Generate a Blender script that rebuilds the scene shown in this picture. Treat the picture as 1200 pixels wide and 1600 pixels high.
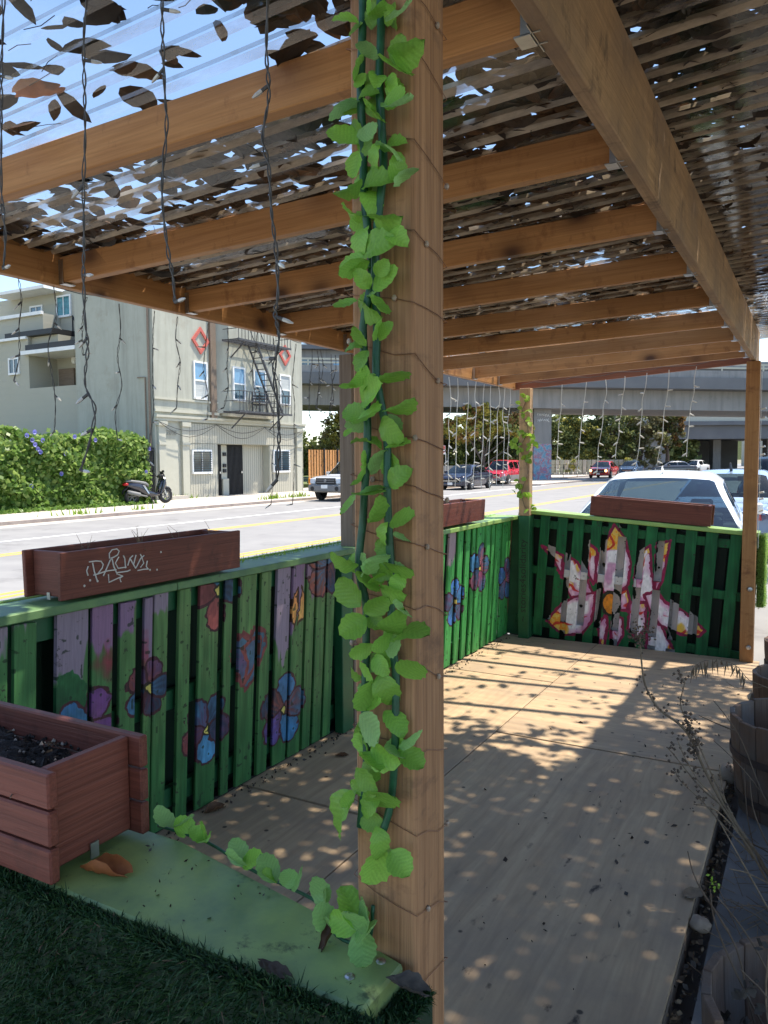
import bpy, bmesh, math, random
import numpy as np
from mathutils import Vector, Matrix, Quaternion
R = math.radians
rnd = random.Random(7)
for o in list(bpy.data.objects): bpy.data.objects.remove(o)
SC = bpy.context.scene
COL = SC.collection

# ------------------------------------------------------------ camera, sky, sun, exposure
YAW, PITCH, ROLL = R(29.17), R(-3.85), R(-0.37)
_f = Vector((-math.sin(YAW)*math.cos(PITCH), math.cos(YAW)*math.cos(PITCH), math.sin(PITCH)))
_r = Vector((math.cos(YAW), math.sin(YAW), 0)); _u = _r.cross(_f)
_r2 = _r*math.cos(ROLL)+_u*math.sin(ROLL); _u2 = -_r*math.sin(ROLL)+_u*math.cos(ROLL)
cam_d = bpy.data.cameras.new('camera'); cam = bpy.data.objects.new('camera', cam_d); COL.objects.link(cam)
cam.matrix_world = Matrix(((_r2.x, _u2.x, -_f.x, 0), (_r2.y, _u2.y, -_f.y, 0), (_r2.z, _u2.z, -_f.z, 1.6), (0, 0, 0, 1)))
cam_d.sensor_fit = 'VERTICAL'; cam_d.sensor_height = 36; cam_d.sensor_width = 27; cam_d.lens = 27.11
cam_d.clip_start = 0.05; cam_d.clip_end = 3000
SC.camera = cam
SUN = Vector((0.235, 0.28, 1.0)).normalized()
sun_d = bpy.data.lights.new('sun', 'SUN'); sun = bpy.data.objects.new('sun', sun_d); COL.objects.link(sun)
sun_d.energy = 4.1; sun_d.angle = R(0.9); sun_d.color = (1.0, 0.91, 0.78)
sun.rotation_euler = (-SUN).to_track_quat('-Z', 'Y').to_euler(); sun.location = (8, 9, 30)
W = bpy.data.worlds.new('World'); SC.world = W; W.use_nodes = True
wn = W.node_tree.nodes; wl = W.node_tree.links; wn.clear()
sky = wn.new('ShaderNodeTexSky'); sky.sky_type = 'NISHITA'; sky.sun_disc = False
sky.sun_elevation = math.asin(SUN.z); sky.sun_rotation = math.atan2(SUN.x, SUN.y)
sky.air_density = 1.0; sky.dust_density = .4; sky.ozone_density = 2.2
bg = wn.new('ShaderNodeBackground'); bg.inputs['Strength'].default_value = 0.14
wo = wn.new('ShaderNodeOutputWorld')
wl.new(sky.outputs[0], bg.inputs[0]); wl.new(bg.outputs[0], wo.inputs[0])
SC.view_settings.view_transform = 'Standard'; SC.view_settings.look = 'None'
SC.view_settings.exposure = 1.24; SC.view_settings.gamma = 1.0
SC.view_settings.use_curve_mapping = False
SC.render.engine = 'CYCLES'
SC.cycles.max_bounces = 8; SC.cycles.transparent_max_bounces = 24
SC.cycles.diffuse_bounces = 4; SC.cycles.glossy_bounces = 3; SC.cycles.transmission_bounces = 4
SC.cycles.caustics_reflective = False; SC.cycles.caustics_refractive = False
SC.cycles.use_denoising = True

# ------------------------------------------------------------ helpers
class MB:
    def __init__(s): s.v = []; s.f = []; s.mi = []; s.m = 0; s.uv = []
    def add(s, vs, fs):
        b = len(s.v); s.v += [tuple(v) for v in vs]
        for f in fs: s.f.append(tuple(b+i for i in f)); s.mi.append(s.m)
        return s
    def rect(s, x0, x1, y0, y1, z0, z1):
        return s.add([(x0,y0,z0),(x1,y0,z0),(x1,y1,z0),(x0,y1,z0),(x0,y0,z1),(x1,y0,z1),(x1,y1,z1),(x0,y1,z1)],
            [(0,3,2,1),(4,5,6,7),(0,1,5,4),(1,2,6,5),(2,3,7,6),(3,0,4,7)])
    def bar(s, a, b, w, h, up=(0,0,1)):
        a = Vector(a); b = Vector(b); d = (b-a).normalized(); up = Vector(up)
        x = d.cross(up)
        if x.length < 1e-4: x = d.cross(Vector((1,0,0)))
        x.normalize(); u = x.cross(d)
        vs = []
        for p in (a, b):
            for i, j in ((-1,-1),(1,-1),(1,1),(-1,1)): vs.append(p+x*(i*w/2)+u*(j*h/2))
        return s.add(vs, [(0,1,2,3),(7,6,5,4),(0,4,5,1),(1,5,6,2),(2,6,7,3),(3,7,4,0)])
    def tube(s, pts, r, n=6, cap=True):
        pts = [Vector(p) for p in pts]; rs = r if isinstance(r, (list, tuple)) else [r]*len(pts)
        base = len(s.v); ref = Vector((0.31,0.17,0.93))
        for i, p in enumerate(pts):
            d = (pts[min(i+1,len(pts)-1)]-pts[max(i-1,0)])
            d = d.normalized() if d.length > 1e-9 else Vector((0,0,1))
            x = d.cross(ref); 
            if x.length < 1e-3: x = d.cross(Vector((1,0,0)))
            x.normalize(); y = d.cross(x)
            for k in range(n):
                a = 2*math.pi*k/n; s.v.append(tuple(p+(x*math.cos(a)+y*math.sin(a))*rs[i]))
        for i in range(len(pts)-1):
            for k in range(n):
                s.f.append((base+i*n+k, base+i*n+(k+1)%n, base+(i+1)*n+(k+1)%n, base+(i+1)*n+k)); s.mi.append(s.m)
        if cap:
            s.f.append(tuple(base+k for k in reversed(range(n)))); s.mi.append(s.m)
            e = base+(len(pts)-1)*n; s.f.append(tuple(e+k for k in range(n))); s.mi.append(s.m)
        return s
    def prism(s, poly, off):
        n = len(poly); off = Vector(off); vs = [Vector(p) for p in poly]+[Vector(p)+off for p in poly]
        return s.add(vs, [tuple(reversed(range(n))), tuple(range(n, 2*n))]+[(i,(i+1)%n,n+(i+1)%n,n+i) for i in range(n)])
    def lathe(s, prof, n=24, c=(0,0,0), ax='z', cap=False):
        base = len(s.v)
        for r, h in prof:
            for k in range(n):
                a = 2*math.pi*k/n; p = (r*math.cos(a), r*math.sin(a), h)
                if ax == 'x': p = (p[2], p[0], p[1])
                elif ax == 'y': p = (p[0], p[2], p[1])
                s.v.append((p[0]+c[0], p[1]+c[1], p[2]+c[2]))
        for i in range(len(prof)-1):
            for k in range(n):
                s.f.append((base+i*n+k, base+i*n+(k+1)%n, base+(i+1)*n+(k+1)%n, base+(i+1)*n+k)); s.mi.append(s.m)
        if cap:
            s.f.append(tuple(base+k for k in range(n))); s.mi.append(s.m)
            e = base+(len(prof)-1)*n; s.f.append(tuple(e+k for k in range(n))); s.mi.append(s.m)
        return s
    def mesh(s, name, mats, smooth=False, bevel=0, fixn=True, uvf=None):
        me = bpy.data.meshes.new(name); me.from_pydata(s.v, [], s.f)
        for m in (mats if isinstance(mats, (list, tuple)) else [mats]): me.materials.append(m)
        if any(s.mi): me.polygons.foreach_set('material_index', s.mi)
        if bevel or fixn:
            bm = bmesh.new(); bm.from_mesh(me)
            if fixn: bmesh.ops.recalc_face_normals(bm, faces=bm.faces)
            if bevel: bmesh.ops.bevel(bm, geom=bm.edges[:], offset=bevel, segments=1, affect='EDGES', profile=0.5, clamp_overlap=True)
            bm.to_mesh(me); bm.free()
        if smooth: me.polygons.foreach_set('use_smooth', [True]*len(me.polygons))
        if uvf:
            uv = me.uv_layers.new(name='UVMap'); 
            for l in me.loops: uv.data[l.index].uv = uvf(me.vertices[l.vertex_index].co)
        me.update(); return me
    def ob(s, name, mats, parent=None, smooth=False, bevel=0, fixn=True, uvf=None):
        return link(name, s.mesh(name, mats, smooth, bevel, fixn, uvf), parent)
def link(name, me, parent=None, M=None):
    o = bpy.data.objects.new(name, me); COL.objects.link(o)
    if M is not None: o.matrix_world = M
    if parent is not None: setp(o, parent)
    return o
def worldm(o):
    return (worldm(o.parent) @ o.matrix_parent_inverse if o.parent else Matrix()) @ o.matrix_basis
def setp(o, parent):
    o.parent = parent; o.matrix_parent_inverse = worldm(parent).inverted()
def tag(o, label, cat, group=None, kind=None):
    if label: o['label'] = label
    if cat: o['category'] = cat
    if group: o['group'] = group
    if kind: o['kind'] = kind
    return o
def thing(name, label, cat, loc=(0,0,0), group=None):
    o = bpy.data.objects.new(name, None); COL.objects.link(o); o.location = loc; o.empty_display_size = 0.1
    return tag(o, label, cat, group)
def struct(o): o['kind'] = 'structure'; return o
def frame_m(p0, d, side):
    d = Vector(d).normalized(); y = Vector(side); y = (y-d*y.dot(d)).normalized(); z = d.cross(y)
    m = Matrix((d, y, z)).transposed().to_4x4(); m.translation = Vector(p0); return m
def board(name, p0, p1, w, t, side, mat, parent=None, bevel=0.003, wob=0.0):
    """a board whose local X runs along its length (the grain follows it)"""
    p0 = Vector(p0); p1 = Vector(p1); L = (p1-p0).length
    b = MB().rect(-L/2, L/2, -w/2, w/2, -t/2, t/2)
    me = b.mesh(name, mat, bevel=bevel)
    if wob:
        for v in me.vertices: v.co += Vector((rnd.uniform(-wob,wob), rnd.uniform(-wob,wob), 0))
    return link(name, me, parent, frame_m((p0+p1)/2, p1-p0, side))

# ------------------------------------------------------------ materials
def nodes(name):
    m = bpy.data.materials.new(name); m.use_nodes = True; nt = m.node_tree; nt.nodes.clear()
    out = nt.nodes.new('ShaderNodeOutputMaterial'); b = nt.nodes.new('ShaderNodeBsdfPrincipled')
    nt.links.new(b.outputs[0], out.inputs[0]); return m, nt, b, out
def N(nt, t, **kw):
    n = nt.nodes.new(t)
    for k, v in kw.items():
        if k in n.inputs: n.inputs[k].default_value = v
        else: setattr(n, k, v)
    return n
def c4(c): return (c[0], c[1], c[2], 1)
def coords(nt, scale=(1,1,1), rand=True, kind='Object'):
    tc = N(nt, 'ShaderNodeTexCoord'); mp = N(nt, 'ShaderNodeMapping'); mp.inputs['Scale'].default_value = scale
    if rand:
        oi = N(nt, 'ShaderNodeObjectInfo'); mul = N(nt, 'ShaderNodeVectorMath', operation='SCALE'); mul.inputs['Scale'].default_value = 1.0
        cb = N(nt, 'ShaderNodeCombineXYZ'); ml = N(nt, 'ShaderNodeMath', operation='MULTIPLY'); ml.inputs[1].default_value = 37.0
        nt.links.new(oi.outputs['Random'], ml.inputs[0])
        for i in range(3): nt.links.new(ml.outputs[0], cb.inputs[i])
        ad = N(nt, 'ShaderNodeVectorMath', operation='ADD')
        nt.links.new(tc.outputs[kind], ad.inputs[0]); nt.links.new(cb.outputs[0], ad.inputs[1]); nt.links.new(ad.outputs[0], mp.inputs['Vector'])
    else: nt.links.new(tc.outputs[kind], mp.inputs['Vector'])
    return mp.outputs[0]
def noise(nt, vec, scale, detail=6, rough=.6, dist=0):
    n = N(nt, 'ShaderNodeTexNoise'); n.inputs['Scale'].default_value = scale; n.inputs['Detail'].default_value = detail
    n.inputs['Roughness'].default_value = rough; n.inputs['Distortion'].default_value = dist
    nt.links.new(vec, n.inputs['Vector']); return n.outputs['Fac']
def ramp(nt, fac, stops):
    r = N(nt, 'ShaderNodeValToRGB'); e = r.color_ramp.elements
    while len(e) < len(stops): e.new(0.5)
    for i, (p, c) in enumerate(stops): e[i].position = p; e[i].color = c4(c) if len(c) == 3 else c
    nt.links.new(fac, r.inputs[0]); return r.outputs[0]
def mix(nt, fac, a, b, mode='MIX'):
    m = N(nt, 'ShaderNodeMix', data_type='RGBA', blend_type=mode)
    for sck, val in ((0, fac), (6, a), (7, b)):
        if hasattr(val, 'is_linked') or hasattr(val, 'links'): nt.links.new(val, m.inputs[sck])
        else: m.inputs[sck].default_value = val if sck == 0 else c4(val)
    return m.outputs[2]
def bump(nt, b, h, strength, dist=.01):
    n = N(nt, 'ShaderNodeBump'); n.inputs['Strength'].default_value = strength; n.inputs['Distance'].default_value = dist
    nt.links.new(h, n.inputs['Height']); nt.links.new(n.outputs[0], b.inputs['Normal'])
def M(name, c, c2=None, rough=.6, scale=6, bmp=.0, metal=0, stretch=(1,1,1), detail=5, spec=.4, rand=True, rr=.25, dirt=None, bdist=.01, streak=None):
    m, nt, b, out = nodes(name); v = coords(nt, stretch, rand)
    c2 = c2 or tuple(x*.75 for x in c); f = noise(nt, v, scale, detail)
    col = ramp(nt, f, [(.32, c2), (.66, c)])
    if dirt:
        f2 = noise(nt, coords(nt, (1,1,1), rand), dirt[1], 8, .7); k = ramp(nt, f2, [(dirt[2], (0,0,0)), (dirt[2]+.12, (1,1,1))])
        col = mix(nt, k, col, dirt[0])
    if streak:
        sv = N(nt, 'ShaderNodeMapping'); sv.inputs['Scale'].default_value = (1.6,1.6,.14); nt.links.new(coords(nt, (1,1,1), rand), sv.inputs['Vector'])
        col = mix(nt, ramp(nt, noise(nt, sv.outputs[0], 1.5, 9, .7), [(.46,(0,0,0)),(.75,(.75,.75,.75))]), col, streak)
    nt.links.new(col, b.inputs['Base Color'])
    rf = N(nt, 'ShaderNodeMapRange'); rf.inputs['To Min'].default_value = max(.03, rough-rr*rough); rf.inputs['To Max'].default_value = min(1, rough+rr*rough)
    nt.links.new(f, rf.inputs['Value']); nt.links.new(rf.outputs[0], b.inputs['Roughness'])
    b.inputs['Metallic'].default_value = metal; b.inputs['Specular IOR Level'].default_value = spec
    if bmp: bump(nt, b, f, bmp, bdist)
    return m
def wood(name, light, dark, knot=(.09,.04,.02), rough=.65, knots=.16, grey=None, bmp=.25, fine=.2, spots=None):
    m, nt, b, out = nodes(name)
    v = coords(nt, (1,1,1))
    kv = N(nt, 'ShaderNodeMapping'); kv.inputs['Scale'].default_value = (4.2, 6, 6); nt.links.new(v, kv.inputs['Vector'])
    vo = N(nt, 'ShaderNodeTexVoronoi'); vo.inputs['Scale'].default_value = 1.0; vo.inputs['Randomness'].default_value = 1
    nt.links.new(kv.outputs[0], vo.inputs['Vector'])
    g = N(nt, 'ShaderNodeMapping'); g.inputs['Scale'].default_value = (1.1, 22, 22); nt.links.new(v, g.inputs['Vector'])
    g1 = noise(nt, g.outputs[0], 1.6, 7, .65, .8)
    h = N(nt, 'ShaderNodeMapping'); h.inputs['Scale'].default_value = (4, 190, 190); nt.links.new(v, h.inputs['Vector'])
    g2 = noise(nt, h.outputs[0], 1.0, 3, .6)
    col = ramp(nt, g1, [(.3, dark), (.5, tuple((a+c)/2 for a, c in zip(light, dark))), (.68, light)])
    col = mix(nt, fine, col, ramp(nt, g2, [(.35, tuple(x*.55 for x in dark)), (.6, light)]), 'MIX')
    kn = ramp(nt, vo.outputs['Distance'], [(knots*.35, (1,1,1)), (knots, (.35,.35,.35)), (knots*1.9, (0,0,0))])
    if knots > 0:
        sx = N(nt, 'ShaderNodeSeparateColor'); nt.links.new(vo.outputs['Color'], sx.inputs[0]); gt = N(nt, 'ShaderNodeMath', operation='GREATER_THAN'); gt.inputs[1].default_value = .62; nt.links.new(sx.outputs[0], gt.inputs[0])
        ml = N(nt, 'ShaderNodeMath', operation='MULTIPLY'); nt.links.new(kn, ml.inputs[0]); nt.links.new(gt.outputs[0], ml.inputs[1]); col = mix(nt, ml.outputs[0], col, knot)
    if spots:
        sp = N(nt, 'ShaderNodeMapping'); sp.inputs['Scale'].default_value = (9, 5, 5); nt.links.new(v, sp.inputs['Vector'])
        col = mix(nt, ramp(nt, noise(nt, sp.outputs[0], 1.3, 8, .7), [(.55,(0,0,0)),(.70,(.8,.8,.8))]), col, spots)
    if grey:
        gf = noise(nt, v, 2.3, 8, .7); col = mix(nt, ramp(nt, gf, [(.42,(0,0,0)),(.66,(1,1,1))]), col, grey)
    oi = N(nt, 'ShaderNodeObjectInfo'); hsv = N(nt, 'ShaderNodeHueSaturation')
    mr = N(nt, 'ShaderNodeMapRange'); mr.inputs['To Min'].default_value = .8; mr.inputs['To Max'].default_value = 1.18
    nt.links.new(oi.outputs['Random'], mr.inputs['Value']); nt.links.new(mr.outputs[0], hsv.inputs['Value']); nt.links.new(col, hsv.inputs['Color'])
    nt.links.new(hsv.outputs[0], b.inputs['Base Color'])
    b.inputs['Roughness'].default_value = rough; b.inputs['Specular IOR Level'].default_value = .3
    bump(nt, b, g2, bmp, .004)
    return m
def leafmat(name, c, c2, trans=.4, rough=.45, scale=30, rv=.35, veins=False):
    m, nt, b, out = nodes(name); v = coords(nt, (1,1,1))
    f = noise(nt, v, scale, 4); oi = N(nt, 'ShaderNodeObjectInfo'); col = ramp(nt, f, [(.3, c2), (.7, c)])
    hsv = N(nt, 'ShaderNodeHueSaturation'); mr = N(nt, 'ShaderNodeMapRange'); mr.inputs['To Min'].default_value = 1-rv; mr.inputs['To Max'].default_value = 1+rv
    nt.links.new(oi.outputs['Random'], mr.inputs['Value']); nt.links.new(mr.outputs[0], hsv.inputs['Value']); nt.links.new(col, hsv.inputs['Color'])
    nt.links.new(hsv.outputs[0], b.inputs['Base Color']); b.inputs['Roughness'].default_value = rough; b.inputs['Specular IOR Level'].default_value = .35
    if veins:
        tc = N(nt, 'ShaderNodeTexCoord'); sx = N(nt, 'ShaderNodeSeparateXYZ'); nt.links.new(tc.outputs['Object'], sx.inputs[0])
        ab = N(nt, 'ShaderNodeMath', operation='ABSOLUTE'); nt.links.new(sx.outputs[1], ab.inputs[0])
        ma = N(nt, 'ShaderNodeMath', operation='MULTIPLY_ADD'); ma.inputs[1].default_value = -.75; nt.links.new(ab.outputs[0], ma.inputs[0]); nt.links.new(sx.outputs[0], ma.inputs[2])
        sn = N(nt, 'ShaderNodeMath', operation='MULTIPLY'); sn.inputs[1].default_value = 50; nt.links.new(ma.outputs[0], sn.inputs[0]); s2 = N(nt, 'ShaderNodeMath', operation='SINE'); nt.links.new(sn.outputs[0], s2.inputs[0])
        hsv2 = N(nt, 'ShaderNodeMapRange'); hsv2.inputs['From Min'].default_value = -1; hsv2.inputs['To Min'].default_value = .94; hsv2.inputs['To Max'].default_value = 1.03; nt.links.new(s2.outputs[0], hsv2.inputs['Value'])
        ml2 = N(nt, 'ShaderNodeMath', operation='MULTIPLY'); nt.links.new(mr.outputs[0], ml2.inputs[0]); nt.links.new(hsv2.outputs[0], ml2.inputs[1]); nt.links.new(ml2.outputs[0], hsv.inputs['Value'])
        bump(nt, b, s2.outputs[0], .11, .02)
    t = N(nt, 'ShaderNodeBsdfTranslucent'); nt.links.new(hsv.outputs[0], t.inputs['Color'])
    mx = N(nt, 'ShaderNodeMixShader'); mx.inputs[0].default_value = trans
    nt.links.new(b.outputs[0], mx.inputs[1]); nt.links.new(t.outputs[0], mx.inputs[2]); nt.links.new(mx.outputs[0], out.inputs[0])
    return m
def clear(name, tint=(.94,.95,.95), rough=.06, ior=1.5, haze=.03, gl=(1,1,1)):
    m, nt, b, out = nodes(name); nt.nodes.remove(b)
    tr = N(nt, 'ShaderNodeBsdfTransparent'); tr.inputs[0].default_value = c4(tint)
    g = N(nt, 'ShaderNodeBsdfGlossy'); g.inputs['Roughness'].default_value = rough; g.inputs['Color'].default_value = c4(gl)
    fr = N(nt, 'ShaderNodeFresnel'); ge = N(nt, 'ShaderNodeNewGeometry'); im = N(nt, 'ShaderNodeMapRange'); im.inputs['To Min'].default_value = ior; im.inputs['To Max'].default_value = 1/ior
    nt.links.new(ge.outputs['Backfacing'], im.inputs['Value']); nt.links.new(im.outputs[0], fr.inputs['IOR'])   # one thin sheet: same reflectance from both sides
    mx = N(nt, 'ShaderNodeMixShader'); nt.links.new(fr.outputs[0], mx.inputs[0]); nt.links.new(tr.outputs[0], mx.inputs[1]); nt.links.new(g.outputs[0], mx.inputs[2])
    d = N(nt, 'ShaderNodeBsdfDiffuse'); d.inputs[0].default_value = (.62,.50,.36,1)
    dn = noise(nt, coords(nt, (1,6,1)), 3, 8, .7); mr = N(nt, 'ShaderNodeMapRange'); mr.inputs['From Min'].default_value = .35; mr.inputs['From Max'].default_value = .75
    mr.inputs['To Min'].default_value = haze*.3; mr.inputs['To Max'].default_value = haze*2.2; nt.links.new(dn, mr.inputs['Value'])
    m2 = N(nt, 'ShaderNodeMixShader'); nt.links.new(mr.outputs[0], m2.inputs[0]); nt.links.new(mx.outputs[0], m2.inputs[1]); nt.links.new(d.outputs[0], m2.inputs[2])
    nt.links.new(m2.outputs[0], out.inputs[0]); return m
MT = {}
MT['fir'] = wood('douglas_fir', (.54,.275,.105), (.37,.165,.055), rough=.55, knots=.24, spots=(.22,.09,.035))
MT['fir_w'] = wood('weathered_fir', (.58,.37,.20), (.37,.22,.11), grey=(.27,.18,.115), rough=.75, knots=.1, spots=(.05,.036,.027), bmp=.5, fine=.3)
MT['post'] = wood('post_wood', (.46,.25,.122), (.255,.122,.055), rough=.72, knots=.12, bmp=.6, fine=.4, spots=(.12,.065,.04))
MT['greywood'] = wood('grey_wood', (.26,.2,.15), (.15,.11,.08), rough=.8, knots=.05)
MT['brown'] = wood('red_brown_stain', (.215,.066,.042), (.125,.035,.024), rough=.55, knots=.07, knot=(.06,.02,.015), bmp=.4, spots=(.085,.028,.02), fine=.35)
MT['barrel'] = wood('barrel_oak', (.20,.12,.078), (.11,.065,.042), grey=(.145,.125,.11), rough=.85, knots=0, bmp=.5)
MT['metal'] = M('galvanised_steel', (.55,.56,.56), (.4,.41,.42), rough=.38, metal=1, scale=30)
MT['hoop'] = M('rusty_hoop', (.12,.09,.08), (.07,.05,.045), rough=.7, metal=.6, scale=30)
MT['soil'] = M('potting_soil', (.045,.034,.027), (.015,.011,.009), rough=.95, scale=60, bmp=1.0, bdist=.02)
MT['black'] = M('black_paint', (.02,.02,.022), rough=.5)
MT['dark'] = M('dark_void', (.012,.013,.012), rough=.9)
MT['steel'] = M('dark_iron', (.035,.035,.037), (.02,.02,.02), rough=.55, metal=.3)
MT['fe'] = M('fire_escape_paint', (.085,.085,.088), (.05,.05,.052), rough=.6, metal=.2)
MT['rubber'] = M('rubber', (.018,.018,.018), (.03,.03,.03), rough=.85)
MT['chrome'] = M('bright_rim', (.6,.61,.62), (.5,.5,.51), rough=.25, metal=1)
MT['glass_w'] = M('window_glass', (.09,.16,.2), (.03,.05,.07), rough=.06, scale=1.2, spec=.9)
MT['white'] = M('white_paint', (.8,.8,.78), (.72,.72,.7), rough=.5, scale=3)
MT['stucco'] = M('sage_stucco', (.415,.415,.345), (.375,.375,.31), rough=.9, scale=2.2, bmp=.15, detail=9, dirt=((.35,.335,.27),.7,.56), streak=(.24,.235,.195))
MT['trim'] = M('sage_trim', (.46,.45,.37), (.43,.42,.34), rough=.85, scale=4)
MT['red'] = M('brick_red_paint', (.52,.13,.10), (.42,.10,.08), rough=.7, scale=8)
MT['asphalt'] = M('asphalt', (.25,.245,.235), (.205,.2,.195), rough=.9, scale=1.2, detail=12, bmp=.15, rand=False, dirt=((.165,.16,.155),.8,.57))
MT['side'] = M('concrete_walk', (.50,.46,.40), (.41,.375,.325), rough=.92, scale=.9, detail=12, bmp=.1, rand=False, dirt=((.33,.3,.26),.8,.6))
MT['side2'] = M('grimy_concrete', (.17,.16,.15), (.105,.10,.095), rough=.9, scale=6, detail=12, bmp=.3, rand=False, dirt=((.035,.03,.028),3.2,.60))
MT['kerb'] = M('kerb_concrete', (.33,.28,.25), (.22,.18,.16), rough=.9, scale=3, rand=False)
MT['line_w'] = M('road_white', (.72,.72,.7), (.5,.5,.49), rough=.7, scale=12, rand=False)
MT['line_y'] = M('road_yellow', (.72,.42,.06), (.52,.32,.08), rough=.7, scale=12, rand=False)
MT['concrete'] = M('overpass_concrete', (.285,.28,.27), (.23,.227,.22), streak=(.13,.13,.13), rough=.9, scale=.35, detail=10, rand=False, dirt=((.17,.17,.168),.25,.58))
MT['concrete_d'] = M('overpass_edge_concrete', (.165,.166,.168), (.125,.127,.13), rough=.9, scale=.4, detail=10, rand=False)
MT['ground'] = M('dry_earth', (.26,.23,.16), (.15,.15,.08), rough=1, scale=.4, detail=12, rand=False)
MT['lawn'] = M('lawn', (.13,.17,.05), (.09,.11,.04), rough=1, scale=1, detail=12, rand=False)
MT['wire_d'] = M('grey_wire', (.10,.095,.09), (.06,.055,.05), rough=.6)
MT['wire_w'] = M('white_wire', (.72,.7,.64), (.6,.58,.52), rough=.5)
MT['wire_c'] = M('copper_wire', (.26,.125,.07), (.17,.08,.045), rough=.5, metal=.3)
MT['bulb'] = M('clear_bulb', (.62,.60,.54), (.5,.47,.42), rough=.15, spec=.8)
MT['bulb_f'] = M('frosted_bead', (.42,.33,.24), (.3,.22,.16), rough=.3)
MT['stem'] = M('garland_stem', (.022,.105,.048), (.012,.06,.03), rough=.42, scale=60, bmp=.3, bdist=.002)
MT['gleaf'] = leafmat('garland_leaf', (.31,.57,.09), (.24,.48,.07), .42, .38, 25, .2, True)
MT['gleaf2'] = leafmat('garland_leaf_pale', (.36,.60,.20), (.29,.52,.16), .42, .36, 25, .18, True)
MT['vleaf'] = leafmat('vine_leaf', (.30,.42,.05), (.18,.32,.04), .45, .5, 20, .3)
MT['dry'] = leafmat('dead_leaf', (.06,.04,.027), (.026,.018,.013), .05, .7, 40, .5)
MT['dry2'] = leafmat('dead_leaf_brown', (.15,.075,.035), (.07,.036,.018), .12, .7, 40, .4)
MT['dry3'] = leafmat('dead_leaf_grey', (.08,.068,.056), (.036,.03,.026), .05, .8, 40, .4)
MT['orange'] = leafmat('orange_leaf', (.42,.15,.05), (.27,.085,.03), .2, .55, 40, .1)
MT['straw'] = M('dry_stalk', (.27,.195,.12), (.16,.11,.07), rough=.85, scale=40)
MT['straw_d'] = M('seed_head', (.15,.105,.07), (.09,.06,.04), rough=.9, scale=40)
MT['ivy'] = leafmat('ivy_leaf', (.25,.40,.09), (.16,.30,.055), .5, .4, 3, .3)
MT['ivy2'] = leafmat('ivy_leaf_light', (.44,.57,.17), (.33,.48,.12), .5, .4, 3, .3)
MT['folA'] = leafmat('foliage_dark', (.14,.165,.055), (.08,.11,.038), .3, .6, .8, .3)
MT['folB'] = leafmat('foliage_mid', (.28,.29,.085), (.18,.20,.06), .3, .6, .8, .3)
MT['folC'] = leafmat('foliage_gold', (.52,.44,.095), (.36,.34,.08), .35, .6, .8, .3)
MT['folD'] = leafmat('foliage_olive', (.33,.30,.15), (.22,.20,.10), .3, .6, .8, .3)
MT['folE'] = leafmat('foliage_orange', (.40,.22,.07), (.28,.16,.06), .3, .6, .8, .3)
MT['bark'] = M('bark', (.13,.095,.07), (.07,.05,.04), rough=.95, scale=8, stretch=(4,4,1), bmp=.6)
MT['blue'] = leafmat('morning_glory', (.24,.24,.58), (.17,.17,.48), .35, .5, 20, .2)
MT['roof'] = clear('clear_corrugated_sheet', (.88,.89,.88), rough=.10, haze=.0, gl=(.55,.55,.53)); MT['rib'] = clear('dusty_roof_rib', rough=.16, ior=1.6, haze=.26); MT['rib2'] = clear('glare_roof_rib', (.8,.8,.78), rough=.2, ior=1.7, haze=.58)  # rib2: tan haze stands in for glare on the rib undersides
MT['carglass'] = clear('car_glass', (.34,.43,.45), .02, 1.55, 0.0, (.75,.8,.82))
MT['stone'] = M('pale_stone', (.42,.33,.25), (.32,.25,.19), rough=.9, scale=30, bmp=.4)
MT['turfback'] = M('turf_backing', (.012,.03,.012), rough=1)
MT['turf2'] = leafmat('turf_blade_light', (.06,.125,.035), (.035,.08,.022), .2, .55, 30, .2)
MT['turf'] = leafmat('turf_blade', (.024,.075,.022), (.014,.045,.014), .2, .55, 30, .2)
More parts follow.
